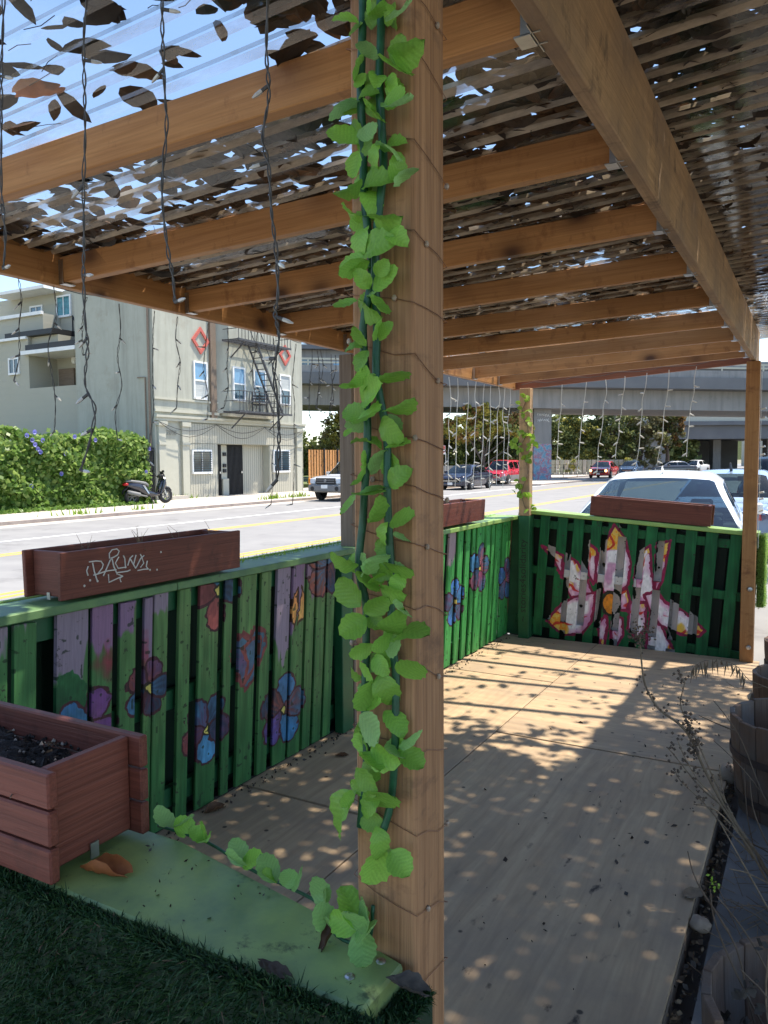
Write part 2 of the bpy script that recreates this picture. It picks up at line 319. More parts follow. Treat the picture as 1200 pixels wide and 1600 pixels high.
LEAVES = [(0,-474,2143,-483,2136,14),(0,-490,2123,-529,2140,11),(0,-481,2120,-453,2131,12),(1,-451,2135,-447,2111,16),(1,-451,2116,-418,2115,10),(0,-485,2120,-504,2109,5),(1,-463,2075,-490,2102,18),(1,-449,2072,-409,2071,30),(1,-456,2073,-429,2043,12),(0,-485,2083,-505,2061,14),(0,-481,2061,-496,2047,12),(1,-465,2057,-470,2039,20),(1,-449,2051,-438,2031,18),(0,-493,2036,-466,2040,10),(0,-491,2033,-539,2028,15),(0,-485,2032,-468,2019,8),(1,-457,2020,-425,2025,20),(1,-456,2018,-422,2007,9),(0,-475,2018,-467,2001,12),(0,-494,1981,-535,2006,26),(0,-494,1991,-461,1992,20),(0,-492,1973,-499,1941,20),(1,-465,1981,-478,1949,14),(1,-465,1976,-431,1965,11),(1,-448,1930,-430,1959,22),(1,-446,1925,-419,1947,12),(0,-488,1937,-528,1922,20),(0,-488,1931,-451,1938,19),(0,-485,1928,-466,1898,26),(0,-481,1892,-520,1910,10),(0,-477,1893,-443,1878,22),(0,-484,1886,-500,1855,16),(1,-453,1872,-429,1857,24),(0,-488,1853,-448,1863,29),(0,-486,1847,-520,1837,18),(0,-479,1841,-525,1833,24),(0,-478,1808,-493,1827,22),(0,-473,1806,-437,1827,24),(1,-470,1822,-453,1839,20),(1,-473,1799,-460,1771,17),(0,-496,1795,-531,1790,11),(0,-494,1795,-470,1769,15),(0,-483,1740,-500,1767,15),(1,-463,1770,-480,1748,9),(0,-489,1740,-516,1743,9),(0,-482,1735,-499,1710,18),(1,-466,1745,-449,1767,17),(0,-481,1715,-499,1688,18),(0,-499,1692,-524,1697,9),(0,-489,1672,-456,1692,31),(1,-466,1697,-425,1710,15),(0,-487,1650,-519,1667,27),(0,-500,1644,-461,1658,10),(1,-458,1658,-418,1667,15),(0,-505,1639,-517,1629,8),(1,-466,1651,-442,1622,26),(1,-463,1616,-505,1630,6),(1,-458,1614,-422,1618,9),(0,-480,1583,-463,1616,20),(0,-487,1612,-493,1594,8),(0,-485,1603,-493,1565,13),(1,-453,1567,-426,1591,24),(1,-454,1568,-495,1568,8),(0,-501,1558,-520,1529,10),(0,-501,1558,-462,1555,9),(0,-480,1521,-461,1554,20),(1,-452,1522,-416,1532,20),(1,-457,1524,-465,1495,13),(1,-442,1511,-432,1496,15),(0,-499,1465,-545,1471,20),(0,-486,1459,-464,1494,25),(0,-491,1484,-481,1457,9),(1,-459,1472,-419,1470,17),(1,-435,1462,-443,1449,20),(0,-498,1460,-476,1431,18),(0,-484,1443,-461,1463,14),(0,-494,1417,-525,1452,29),(0,-488,1402,-528,1376,32),(1,-469,1444,-435,1431,18),(0,-489,1409,-454,1433,29),(1,-445,1428,-432,1403,13),(1,-449,1388,-483,1363,20),(0,-471,1386,-434,1403,20),(1,-449,1383,-406,1401,13),(1,-458,1371,-428,1363,27),(0,-479,1371,-512,1351,23),(0,-475,1357,-459,1332,23),(0,-496,1346,-474,1323,11),(1,-443,1339,-404,1355,27),(0,-477,1325,-502,1282,28),(0,-495,1323,-517,1330,11),(0,-469,1333,-449,1293,34),(0,-485,1289,-464,1296,18),(0,-496,1276,-462,1247,32),(0,-507,1251,-498,1273,9),(1,-461,1288,-432,1261,25),(1,-440,1244,-403,1264,16),(1,-438,1240,-407,1223,27),(0,-485,1238,-448,1219,30),(1,-457,1245,-441,1223,16),(0,-495,1227,-470,1204,21),(0,-503,1206,-469,1178,25),(0,-489,1167,-443,1186,25),(0,-512,1176,-527,1149,16),(1,-470,1180,-500,1145,23),(0,-509,1173,-544,1107,30),(1,-473,1135,-466,1092,28),(1,-464,1110,-490,1058,36),(1,-453,1108,-427,1082,34)]
STEMA = [(-0.494,2.179),(-0.494,2.145),(-0.494,2.05),(-0.495,1.979),(-0.494,1.943),(-0.488,1.897),(-0.485,1.844),(-0.485,1.808),(-0.495,1.765),(-0.494,1.695),(-0.489,1.619),(-0.497,1.551),(-0.5,1.522),(-0.503,1.463),(-0.497,1.42),(-0.495,1.373),(-0.496,1.278),(-0.498,1.21),(-0.505,1.123)]
STEMB = [(-0.469,2.171),(-0.469,2.121),(-0.468,2.052),(-0.467,1.973),(-0.467,1.944),(-0.476,1.85),(-0.478,1.767),(-0.477,1.71),(-0.471,1.674),(-0.465,1.63),(-0.461,1.563),(-0.462,1.525),(-0.459,1.446),(-0.456,1.377),(-0.454,1.336),(-0.453,1.285),(-0.452,1.244),(-0.462,1.166),(-0.472,1.122)]
S1 = [(-0.908,1.2,2.475),(-0.915,1.2,2.363),(-0.911,1.2,2.281),(-0.927,1.2,2.209),(-0.914,1.2,2.153),(-0.909,1.2,2.07),(-0.899,1.2,1.986),(-0.897,1.2,1.914),(-0.904,1.2,1.879),(-0.896,1.2,1.831),(-0.909,1.2,1.771),(-0.901,1.2,1.698),(-0.9,1.2,1.637),(-0.906,1.2,1.563)]
S2 = [(-1.174,1.2,2.553),(-1.176,1.2,2.454),(-1.173,1.2,2.34),(-1.171,1.2,2.277),(-1.188,1.2,2.153),(-1.176,1.2,2.035),(-1.164,1.2,1.982),(-1.16,1.2,1.927)]
S3 = [(-1.387,1.2,2.615),(-1.406,1.2,2.514),(-1.409,1.2,2.394),(-1.412,1.2,2.3),(-1.422,1.2,2.207),(-1.425,1.2,2.097),(-1.431,1.2,2.014),(-1.43,1.2,1.916),(-1.425,1.2,1.852),(-1.437,1.2,1.775),(-1.408,1.2,1.717),(-1.428,1.2,1.646),(-1.461,1.2,1.581)]
S4 = [(-1.667,1.2,2.696),(-1.679,1.2,2.585),(-1.688,1.2,2.516),(-1.696,1.2,2.387),(-1.705,1.2,2.241),(-1.697,1.2,2.136),(-1.709,1.2,2.063)]
HX = [(1.75,2.23,1.87),(1.88,2.22,1.7),(2.03,2.21,1.99),(2.19,2.21,1.68),(2.36,2.21,1.6),(2.51,2.21,1.82),(2.69,2.21,1.78),(2.83,2.21,1.84),(3.04,2.22,1.85),(3.35,2.2,1.36),(3.18,2.21,1.37),(3.51,2.2,1.84),(3.57,2.2,1.88),(3.61,2.2,1.88),(3.72,2.19,1.82),(3.75,2.19,1.85)]
HX2 = [(5.35,2.2,1.4),(5.48,2.2,1.37),(5.69,2.19,1.34),(5.85,2.21,1.38),(6.02,2.2,1.35),(6.17,2.2,1.32),(6.36,2.21,1.36),(6.51,2.21,1.33),(6.63,2.21,1.47)]
FX = [(-1.927,2.213,-1.976,1.439),(-1.722,2.224,-1.797,1.446),(-1.545,2.236,-1.632,1.43),(-1.394,2.254,-1.463,1.571),(-1.225,2.271,-1.3,1.501),(-1.051,2.286,-1.122,1.512),(-0.848,2.3,-0.916,1.579)]
TAGS = [[(1.934,1.216),(1.927,1.2),(1.933,1.182)],[(1.938,1.232),(1.97,1.232),(1.993,1.228),(2.003,1.215),(1.998,1.202),(1.977,1.182),(1.957,1.18)],[(1.954,1.227),(1.961,1.195),(1.976,1.152)],[(1.977,1.182),(2.005,1.186),(2.022,1.188)],[(2.003,1.171),(2.037,1.228),(2.045,1.232),(2.053,1.201),(2.07,1.168)],[(2.022,1.188),(2.065,1.187)],[(2.033,1.234),(2.032,1.253),(2.046,1.266),(2.068,1.267),(2.08,1.257),(2.072,1.243),(2.054,1.237),(2.037,1.234)],[(2.078,1.235),(2.061,1.213),(2.074,1.191),(2.114,1.191)],[(2.1,1.238),(2.107,1.226),(2.111,1.187)],[(2.148,1.232),(2.133,1.223),(2.122,1.196)],[(2.133,1.223),(2.162,1.18)],[(2.164,1.233),(2.151,1.195),(2.164,1.182),(2.188,1.216),(2.206,1.226)],[(2.186,1.233),(2.194,1.222),(2.204,1.195),(2.187,1.181)],[(2.223,1.203),(2.217,1.181),(2.227,1.168)],[(2.172,1.17),(2.204,1.171),(2.229,1.169)],[(2.027,1.174),(2.029,1.143),(2.097,1.158),(2.075,1.167)],[(2.097,1.158),(2.082,1.151),(2.088,1.136)],[(2.066,1.175),(2.121,1.174),(2.134,1.177)]]
DOTS = [(1.916,1.146),(1.942,1.163),(1.976,1.155),(2.237,1.164),(2.275,1.16),(2.297,1.23)]
# ------------------------------------------------------------ the setting
ZR, ZS = -0.15, -0.05            # road and pavement heights; the deck top is z = 0
struct(MB().rect(-600, 600, -200, 900, -1.2, -0.32).ob('ground', MT['ground']))
struct(MB().rect(-19.6, 9.0, -40, 260, -0.31, ZR).ob('road', MT['asphalt']))
struct(MB().rect(-0.27, 9.0, -30, 200, -0.3, -0.04).ob('near_pavement', MT['side2'] ))
far = [(-19.75,-40),(-19.75,46),(-19.2,48),(-15.9,49.5),(-15.6,62),(-19.5,65),(-19.75,70),(-19.75,200),(-27,200),(-27,-40)]
struct(MB().prism([(x,y,-.3) for x,y in far], (0,0,.25)).ob('far_pavement', MT['side']))
kb = MB()
for (x0,y0),(x1,y1) in zip(far[:8], far[1:8]): kb.bar((x0+.07,y0,-.17), (x1+.07,y1,-.17), .16, .246, (0,0,1))
struct(kb.ob('far_kerb', MT['kerb']))
lw = MB().rect(-15.75,-15.62,-40,120,ZR,ZR+.004); struct(lw.ob('lane_edge_line', MT['line_w']))
ly = MB()
for x in (-13.55,-13.32,-9.45,-9.22): ly.rect(x,x+.11,-40,140,ZR,ZR+.004)
struct(ly.ob('yellow_centre_lines', MT['line_y']))
gut = MB().rect(-19.66,-18.9,-40,45,ZR,ZR+.003); struct(gut.ob('concrete_gutter', MT['side']))
struct(MB().rect(-60,-27.0,44,140,-.3,-.02).ob('lawn', MT['lawn']))
# weeds along the far pavement
wm = MB()
for cx, cy, n, s in ((-24.4,25.3,60,.3),(-20.3,16.6,40,.25),(-20.6,27.0,70,.2),(-20.6,28.8,60,.2),(-20.3,19.0,25,.2),(-23.2,18.5,50,.25),(-23.1,20.0,50,.25)):
    for k in range(n):
        x = cx+rnd.gauss(0,s*.5); y = cy+rnd.gauss(0,s*2.2); h = rnd.uniform(.08,.3); a = rnd.uniform(0,6.28); dx, dy = math.cos(a)*.03, math.sin(a)*.03
        wm.add([(x-dx,y-dy,ZS),(x+dx,y+dy,ZS),(x+rnd.uniform(-.1,.1),y+rnd.uniform(-.1,.1),ZS+h)], [(0,1,2)])
tag(wm.ob('weeds', MT['vleaf'], fixn=False), 'tufts of yellow green weeds along the far pavement', 'weeds', kind='stuff')

# ------------------------------------------------------------ apartment building
XF = -24.6
bld = thing('apartment_building', 'sage green apartment building with fire escape and red diamonds on its front', 'building', (-27, 29.5, ZS))
b = MB(); st = MT['stucco']
b.rect(-29.45,-25.5,24.12,34.95,-.3,9.6)                                     # main block
b.rect(-25.5,XF,24.1,28.02,-.3,2.4); b.rect(-25.5,XF,31.95,34.97,-.3,2.4)      # ground floor piers
b.rect(-25.5,XF,24.1,34.97,2.4,9.62)
b.ob('wall', st, bld)
# fluted lower front panels
sm, nt_, bs_, _ = nodes('grooved_siding')
vv = coords(nt_, (1,1,1), False); wv = N(nt_, 'ShaderNodeTexWave', wave_type='BANDS', bands_direction='Y'); wv.inputs['Scale'].default_value = 1.9; wv.inputs['Distortion'].default_value = 0
nt_.links.new(vv, wv.inputs['Vector']); gr = ramp(nt_, wv.outputs['Fac'], [(0,(0,0,0)),(.10,(1,1,1))])
nt_.links.new(mix(nt_, gr, (.2,.2,.165), mix(nt_, noise(nt_, vv, .8, 8), (.40,.385,.31), (.45,.43,.35))), bs_.inputs['Base Color']); bs_.inputs['Roughness'].default_value = .85
bump(nt_, bs_, gr, .8, .02)
b = MB(); b.rect(XF-.01,XF+.05,26.06,34.2,2.42,3.3); b.rect(XF-.01,XF+.035,25.95,27.98,-.05,2.4); b.rect(XF-.01,XF+.035,32.0,34.2,-.05,2.4); b.ob('siding_panel', sm, bld)
b = MB(); b.rect(-25.5,-25.0,30.26,31.95,-.05,2.395); b.ob('entry_wall', sm, bld)
b = MB()
b.rect(XF,XF+.14,24.05,35.02,3.36,3.5); b.rect(XF,XF+.22,24.0,35.06,3.5,3.6); b.ob('cornice', MT['trim'], bld)
for z0, z1, p in ((4.27,4.36,.07),(3.74,3.86,.10)): MB().rect(XF,XF+p,24.05,28.1,z0,z1).ob('string_course', MT['trim'], bld)
MB().rect(-29.5,XF+.25,24.0,35.1,9.5,9.75).ob('roof_coping', MT['trim'], bld)
for y0, y1 in ((24.2,24.6),(25.6,26.02),(34.25,34.7)):
    pl = MB().rect(XF,XF+.12,y0,y1,-.05,3.36).ob('pilaster', MT['trim'], bld)
    c = MB(); c.rect(XF,XF+.2,y0-.06,y1+.06,3.14,3.33); c.rect(XF,XF+.17,y0-.03,y1+.03,2.32,2.44); c.ob('capital', MT['trim'], pl)
MB().rect(XF,XF+.03,24.62,25.4,-.05,2.5).ob('side_door', MT['trim'], bld)
MB().rect(XF,XF+.5,24.5,25.5,-.05,.1).ob('doorstep', MT['side'], bld)
def text(name, s, size, M_, mat, parent=None, ext=.002, sx=1.0):
    cu = bpy.data.curves.new(name, 'FONT'); cu.body = s; cu.size = size; cu.extrude = ext; cu.align_x = 'CENTER'; cu.align_y = 'CENTER'
    t = bpy.data.objects.new('tmp', cu); COL.objects.link(t); dg = bpy.context.evaluated_depsgraph_get(); dg.update()
    me = bpy.data.meshes.new_from_object(t.evaluated_get(dg)); bpy.data.objects.remove(t); me.materials.clear(); me.materials.append(mat); me.name = name
    for v in me.vertices: v.co.x *= sx
    return link(name, me, parent, M_)
def face_m(p, right, up):
    x = Vector(right).normalized(); y = Vector(up).normalized(); z = x.cross(y); m = Matrix((x, y, z)).transposed().to_4x4(); m.translation = Vector(p); return m
text('house_number', '2098', .3, face_m((XF+.02,25.05,2.85), (0,1,0), (0,0,1)), M('number_paint', (.3,.29,.24), rough=.8), bld)
# bay with chamfered flank
XB = XF+.42
b = MB(); b.prism([(XF,28.0,3.85),(XB,28.45,3.85),(XB,31.9,3.85),(XF,32.25,3.85)], (0,0,5.6)); b.ob('bay', st, bld)
MB().rect(XF,XB+.05,28.3,32.0,3.72,3.85).ob('bay_base', MT['trim'], bld)
b = MB(); b.rect(XF,XF+.12,27.55,27.72,3.6,9.5); b.rect(XF,XF+.09,27.75,27.95,3.6,9.5); b.ob('downpipe', MT['greywood'], bld)
for s_, c_ in ((.62,26.98),(.55,33.42)):
    d = MB(); o_, i_ = s_, s_*.68; zc = 7.08 if c_ < 30 else 7.15; w_ = .92
    O = [(c_-o_*w_,zc),(c_,zc+o_),(c_+o_*w_,zc),(c_,zc-o_)]; I = [(c_-i_*w_,zc),(c_,zc+i_),(c_+i_*w_,zc),(c_,zc-i_)]
    for k in range(4):
        q = [O[k],O[(k+1)%4],I[(k+1)%4],I[k]]; d.prism([(XF,y,z) for y,z in q], (.07,0,0))
    d.ob('red_diamond', MT['red'], bld)
BLIND = M('blind', (.5,.52,.5), (.35,.37,.36), rough=.7, scale=2, stretch=(1,1,14))
def win(x, y0, y1, z0, z1, parent, ax='x', fr=.08, sash=True, bars=0, frm=None, side=1, upper=None, low=None):
    """window: frame, panes, glazing bars; ax is the wall's normal axis"""
    def q(mb, a0, a1, h0, h1, d0, d1):
        d0, d1 = sorted((x+d0*side, x+d1*side))
        return mb.rect(d0,d1,a0,a1,h0,h1) if ax == 'x' else mb.rect(a0,a1,d0,d1,h0,h1)
    f = MB(); q(f,y0-fr,y0,z0-fr,z1+fr,0,.07); q(f,y1,y1+fr,z0-fr,z1+fr,0,.07); q(f,y0,y1,z1,z1+fr,0,.07); q(f,y0-fr*.4,y1+fr*.4,z0-fr*1.2,z0,0,.11)
    zm = (z0+z1)/2
    if sash is True: q(f,y0,y1,zm-.035,zm+.035,0,.06)
    if sash == 'v': q(f,(y0+y1)/2-.025,(y0+y1)/2+.025,z0,z1,0,.06)
    fo = f.ob('window', frm or MT['white'], parent)
    p = MB(); q(p,y0,y1,(zm if sash is True else z0),z1,0,.03); p.ob('pane', upper or MT['glass_w'], fo)
    if sash is True: p = MB(); q(p,y0,y1,z0,zm-.035,0,.022); p.ob('pane', low or MT['glass_w'], fo)
    if bars:
        p = MB()
        for k in range(bars): 
            t = (k+.5)/bars
            if bars > 8: q(p,y0,y1,z0+(z1-z0)*t-.012,z0+(z1-z0)*t+.012,.09,.12)
            else: q(p,y0+(y1-y0)*t-.012,y0+(y1-y0)*t+.012,z0,z1,.09,.12)
        p.ob('window_bars', MT['steel'], fo)
    return fo
GB = M('window_sky_glass', (.16,.33,.5), (.10,.22,.36), rough=.06, scale=1.5, spec=.9)
win(XF,26.55,27.3,4.5,6.05,bld,upper=GB,low=BLIND); win(XB,28.75,29.5,4.55,6.0,bld,upper=GB); win(XB,30.3,31.1,4.55,6.0,bld,upper=GB); win(XF,32.98,33.75,4.6,6.05,bld,upper=BLIND)
win(XF+.035,26.3,27.45,1.12,2.05,bld,sash='v',bars=9); win(XF+.035,32.28,33.55,1.08,2.1,bld,sash='v',bars=9)
for y0, y1 in ((28.05,28.62),(29.12,30.22)):
    g = MB(); k = int((y1-y0)/.09)
    for i in range(k+1): yy = y0+(y1-y0)*i/k; g.rect(-24.98,-24.93,yy-.02,yy+.02,-.05,2.38)
    g.rect(-25.02,-24.99,y0,y1,-.05,2.38)
    gd = g.ob('security_door', MT['steel'], bld); MB().rect(-24.92,-24.86,y1-.18,y1-.08,1.0,1.1).ob('handle', MT['chrome'], gd)
b = MB(); b.rect(-25.1,-24.85,28.66,29.08,-.05,.75); b.rect(-25.1,-24.97,28.64,29.1,.75,2.38); b.ob('letterbox_column', MT['trim'], bld)
mbx = MB()
for zz in (1.05,1.3,1.85): mbx.rect(-24.985,-24.90,28.78,28.98,zz,zz+.17)
mbx.ob('letterbox', MT['steel'], bld)
# fire escape
fe = MB(); x0, x1 = XB+.02, XB+.95
def platform(y0, y1, z):
    fe.bar((x0,y0,z),(x0,y1,z),.05,.09); fe.bar((x1,y0,z),(x1,y1,z),.05,.09)
    for i in range(11): yy = y0+(y1-y0)*i/10; fe.bar((x0,yy,z),(x1,yy,z),.04,.04)
    for i in range(7): xx = x0+(x1-x0)*i/6; fe.bar((xx,y0,z),(xx,y1,z),.03,.03)
    for yy in (y0+.6,y1-.6): fe.bar((x0-.05,yy,z-.75),(x1-.1,yy,z-.05),.05,.05)
platform(28.0,32.1,3.9); fe.ob('fire_escape_platform', MT['fe'], bld); fe = MB(); platform(28.0,32.1,7.2)
fe.ob('fire_escape_platform', MT['fe'], bld)
for z, ya in ((3.9,28.05),(7.2,28.05)):
    fe = MB()
    for zz in (z+.5,z+.95): fe.bar((x1,ya,zz),(x1,32.05,zz),.035,.035); fe.bar((x0,ya,zz),(x1,ya,zz),.03,.03); fe.bar((x0,32.05,zz),(x1,32.05,zz),.03,.03)
    for i in range(18): yy = ya+(32.05-ya)*i/17; fe.bar((x1,yy,z),(x1,yy,z+.95),.022,.022)
    fe.ob('fire_escape_railing', MT['fe'], bld)
fe = MB()
for dx in (.2,.75):
    fe.bar((x0+dx,29.6,7.2),(x0+dx,31.6,3.9),.05,.09)
    fe.bar((x0+dx,29.75,7.95),(x0+dx,31.75,4.8),.03,.03)
for i in range(13): t = (i+.5)/13; fe.bar((x0+.2,29.6+2*t,7.2-3.3*t),(x0+.75,29.6+2*t,7.2-3.3*t),.14,.025)
fe.ob('fire_escape_stair', MT['fe'], bld)
ch = MB()
for k in range(4): ch.rect(x0+.25,x0+.75,29.75,30.35,4.3+.14*k,4.34+.14*k)
for dy in (29.75,30.3):
    for dx in (.25,.7): ch.rect(x0+dx,x0+dx+.05,dy,dy+.05,3.95,4.95)
tag(ch.ob('stacked_chairs', MT['black']), 'black plastic chairs stacked on the lower fire escape landing', 'chair')
# gas pipe and cable strands on the corner
b = MB(); b.tube([(XF-.2,24.02,0),(XF-.2,24.02,9.3)],.05); b.tube([(XF-.45,24.04,0),(XF-.45,24.04,5.2),(XF-.9,24.04,5.2)],.03); b.ob('conduit', MT['greywood'], bld)
b = MB()
for dz, sag in ((3.3,.35),(3.28,.6)): b.tube([(XF+.25,24.1+10.8*t,dz-sag*math.sin(math.pi*((t*3)%1))) for t in [i/24 for i in range(25)]], .012, 4)
b.ob('cable', MT['steel'], bld)

# rear wing with stepped balconies (same building seen on its shaded flank)
sid, nt_, bs_, _ = nodes('lap_siding')
vv = coords(nt_, (1,1,1), False); wv = N(nt_, 'ShaderNodeTexWave', wave_type='BANDS', bands_direction='Z', wave_profile='SAW'); wv.inputs['Scale'].default_value = .9
nt_.links.new(vv, wv.inputs['Vector']); nt_.links.new(mix(nt_, noise(nt_, vv, .7, 8), (.37,.36,.29), (.42,.405,.335)), bs_.inputs['Base Color']); bs_.inputs['Roughness'].default_value = .9
bump(nt_, bs_, wv.outputs['Fac'], .6, .02)
wg = MB(); wg.rect(-45,-29.45,26.0,34,-.3,10.0); wg.rect(-45,-33.1,24.4,26,-.3,7.62); wg.rect(-33.1,-29.45,24.4,26,-.3,5.15); wg.rect(-45,-32.75,25.0,26,7.7,8.8)
wg.ob('rear_wing', sid, bld)
MB().rect(-33.3,-29.48,24.1,26,6.72,6.9).ob('balcony_canopy', MT['white'], bld)
MB().rect(-33.2,-29.48,24.3,26,6.92,7.2).ob('roof_step', MT['black'], bld)
MB().rect(-34.7,-31.2,24.3,26,7.62,7.86).ob('roof_step', MT['black'], bld)
MB().rect(-33.1,-31.2,24.6,26,7.2,7.6).ob('roof_step', sid, bld)
b = MB(); b.rect(-45,-33.1,24.25,24.4,7.5,7.62); b.rect(-45,-32.7,24.85,25.0,8.72,8.88); b.ob('parapet_flashing', MT['white'], bld)
MB().rect(-36.5,-32.5,24.9,26.1,9.95,10.1).ob('roof_flashing', MT['white'], bld)
b = MB(); b.tube([(-31.75,25.9,7.6),(-31.75,25.9,8.7),(-30.0,25.2,6.95)],.035); b.tube([(-29.75,25.2,6.95),(-29.75,25.2,7.5),(-31.7,25.9,8.55)],.03); b.ob('vent_pipe', MT['steel'], bld)
win(26.0,-32.9,-32.0,8.8,9.7,bld,ax='y',side=-1,sash='v',upper=M('teal_glass',(.06,.25,.28),(.03,.12,.14),rough=.08))
win(26.0,-30.75,-29.75,8.45,9.5,bld,ax='y',side=-1,upper=M('green_glass',(.05,.16,.15),(.03,.09,.09),rough=.08))
win(26.0,-34.9,-34.1,8.75,9.4,bld,ax='y',side=-1,sash='v'); win(24.4,-34.5,-33.85,5.95,6.6,bld,ax='y',side=-1,sash='v')
win(25.95,-31.4,-30.45,5.25,6.15,bld,ax='y',side=-1,sash=None,bars=5)
MB().rect(-32.9,-31.8,25.9,26.0,5.15,6.2).ob('balcony_door', MT['greywood'], bld)
lp = MB(); lp.lathe([(.02,.2),(.12,.18),(.14,0),(.10,-.12),(.02,-.14)],10,(-31.55,25.75,6.5)); lp.ob('wall_lamp', MT['white'], bld)
# dark railings between hedge and building
gate = MB()
for i in range(13): gate.rect(-24.7+i*.001,-24.65,23.0+i*.085,23.03+i*.085,ZS,2.2)
gate.rect(-24.72,-24.63,22.95,24.05,2.05,2.12); gate.rect(-24.72,-24.63,22.95,24.05,.15,.22)
gt = thing('iron_gate', 'dark iron gate between the ivy hedge and the building', 'gate', (-24.7,23.5,ZS)); gate.ob('bars', MT['steel'], gt)

# ------------------------------------------------------------ rust-brown slatted gate past the building
sg = thing('wooden_gate', 'rust brown slatted gate beside the apartment building', 'gate', (-24.3,36.5,ZS))
for i in range(14): 
    y = 35.15+i*.27; board('slat', (-24.3,y,ZS+.1), (-24.3,y,2.2), .17, .03, (0,1,0), MT['fir'], sg, 0)
for z in (.35,2.05): MB().rect(-24.37,-24.33,35.0,38.8,z,z+.08).ob('rail', MT['steel'], sg)
for y in (36.5,37.9): MB().rect(-24.27,-24.2,y,y+.08,ZS,2.3).ob('gate_post', MT['steel'], sg)
MB().rect(-24.5,-24.3,39.0,39.2,ZS,3.2).ob('gate_post', MT['red'], sg)

# ------------------------------------------------------------ leaves
def quadleaf(mb, p, s, rn, asp=.6, up=None):
    d = Vector((rn.gauss(0,1), rn.gauss(0,1), rn.gauss(0,1) if up is None else up+rn.gauss(0,.4))).normalized(); e = d.cross(Vector((rn.gauss(0,1), rn.gauss(0,1), rn.gauss(0,1)))).normalized()
    a = d*s*.5; c = e*s*asp*.5
    mb.add([p-a, p+c, p+a, p-c], [(0,1,2,3)])
def crown(name, mats, blobs, n, s, parent, rn, asp=.6):
    """blobs: (centre, radii); leaves lie mostly in the outer shell of each lumpy clump"""
    mb = MB(); tot = sum(r[0]*r[2] for c, r in blobs)
    for c, r in blobs:
        k = int(n*r[0]*r[2]/tot); subs = []
        for i in range(max(5, k//70)):
            d = Vector((rn.gauss(0,1), rn.gauss(0,1), rn.gauss(0,1))).normalized(); q = rn.uniform(.45,1.0)
            subs.append((Vector((c[0]+d.x*r[0]*q, c[1]+d.y*r[1]*q, c[2]+d.z*r[2]*q)), rn.uniform(.16,.34)*min(r), rn.randrange(len(mats))))
        for i in range(k):
            sc_, sr, mm = rn.choice(subs); d = Vector((rn.gauss(0,1), rn.gauss(0,1), rn.gauss(0,.8)))
            mb.m = mm if rn.random() < .75 else rn.randrange(len(mats))
            quadleaf(mb, sc_+d*sr*.6, s*rn.uniform(.6,1.4), rn, asp)
    return mb.ob(name, mats, parent, fixn=False)
def tree(label, base, h, blobs, mats, n, s, rn, trunk=.2, limbs=6, group=None, name='tree', lean=0.0):
    t = thing(name, label, 'tree', base, group); bx, by, bz = base; tr = MB()
    top = Vector((bx+lean, by, bz+h)); pts = [Vector((bx,by,bz)).lerp(top, k/6)+Vector((rn.uniform(-1,1),rn.uniform(-1,1),0))*trunk*.5*(k>0) for k in range(7)]
    tr.tube(pts, [trunk*(1-.75*k/6) for k in range(7)], 7)
    for i in range(limbs):
        c, r = blobs[i%len(blobs)]; s0 = pts[2+rn.randrange(4)]; e = Vector(c)+Vector((rn.uniform(-.6,.6)*r[0],rn.uniform(-.6,.6)*r[1],rn.uniform(-.5,.6)*r[2])); m_ = s0.lerp(e,.5)+Vector((0,0,rn.uniform(-.1,.3)))
        tr.tube([s0,m_,e], [trunk*.4,trunk*.25,trunk*.08], 5)
    tr.ob('trunk', MT['bark'], t); crown('crown', mats, blobs, n, s, t, rn); return t

# ivy hedge with blue flowers
rn = random.Random(3); hd = thing('ivy_hedge', 'thick green ivy hedge dotted with blue morning glory flowers', 'hedge', (-27,21.6,ZS))
hp = MB(); hp.rect(-36,-23.25,21.65,22.1,ZS,2.35); hp.rect(-24.1,-23.3,12,22.0,ZS,2.1); hp.ob('inner_twigs', MT['ivy'], hd)
hv = MB(); cnt = 0
def hedge_top(x): return 2.50+.12*math.sin(x*1.3)+.1*math.sin(x*3.1+1)
for i in range(15000):
    face = rn.random()
    if face < .48: p = Vector((-23.12+rn.gauss(0,.1), rn.uniform(11,22.15), 0)); p.z = rn.uniform(ZS,hedge_top(p.y)); p.x += .10*math.sin(p.y*2.3+p.z*2)+.07*math.sin(p.z*5+p.y)
    elif face < .75: p = Vector((rn.uniform(-24.2,-23.1), rn.uniform(11,22.15), 0)); p.z = hedge_top(p.y)+rn.gauss(0,.07)
    elif face < .86: p = Vector((rn.uniform(-24.2,-23.1), 22.15+rn.gauss(0,.08), 0)); p.z = rn.uniform(ZS,hedge_top(22))
    else: p = Vector((rn.uniform(-36,-23.2), rn.uniform(21.6,22.15), 0)); p.z = hedge_top(p.x)+rn.gauss(0,.08)
    hv.m = 1 if rn.random() < .45 else 0
    quadleaf(hv, p, rn.uniform(.13,.24), rn, .85)
for i in range(700):
    y = rn.uniform(11,22.15); quadleaf(hv, Vector((-22.9+rn.uniform(-.1,.35), y, ZS+rn.uniform(0,.12))), .16, rn, .8)
hv.ob('leaves', [MT['ivy'], MT['ivy2']], hd, fixn=False)
for y, z in [(16.7,2.5),(16.9,2.35),(17.1,2.05),(17.0,2.2),(17.3,2.35),(18.6,2.5),(18.2,1.9),(19.5,2.4),(18.0,1.2),(16.8,.8),(21.9,1.2),(22.1,2.1),(17.0,2.62),(17.2,1.95)]:
    f = MB(); f.lathe([(.012,0),(.03,.05),(.085,.09)],8,(-22.98,y,z),'x'); f.ob('flower', MT['blue'], hd)

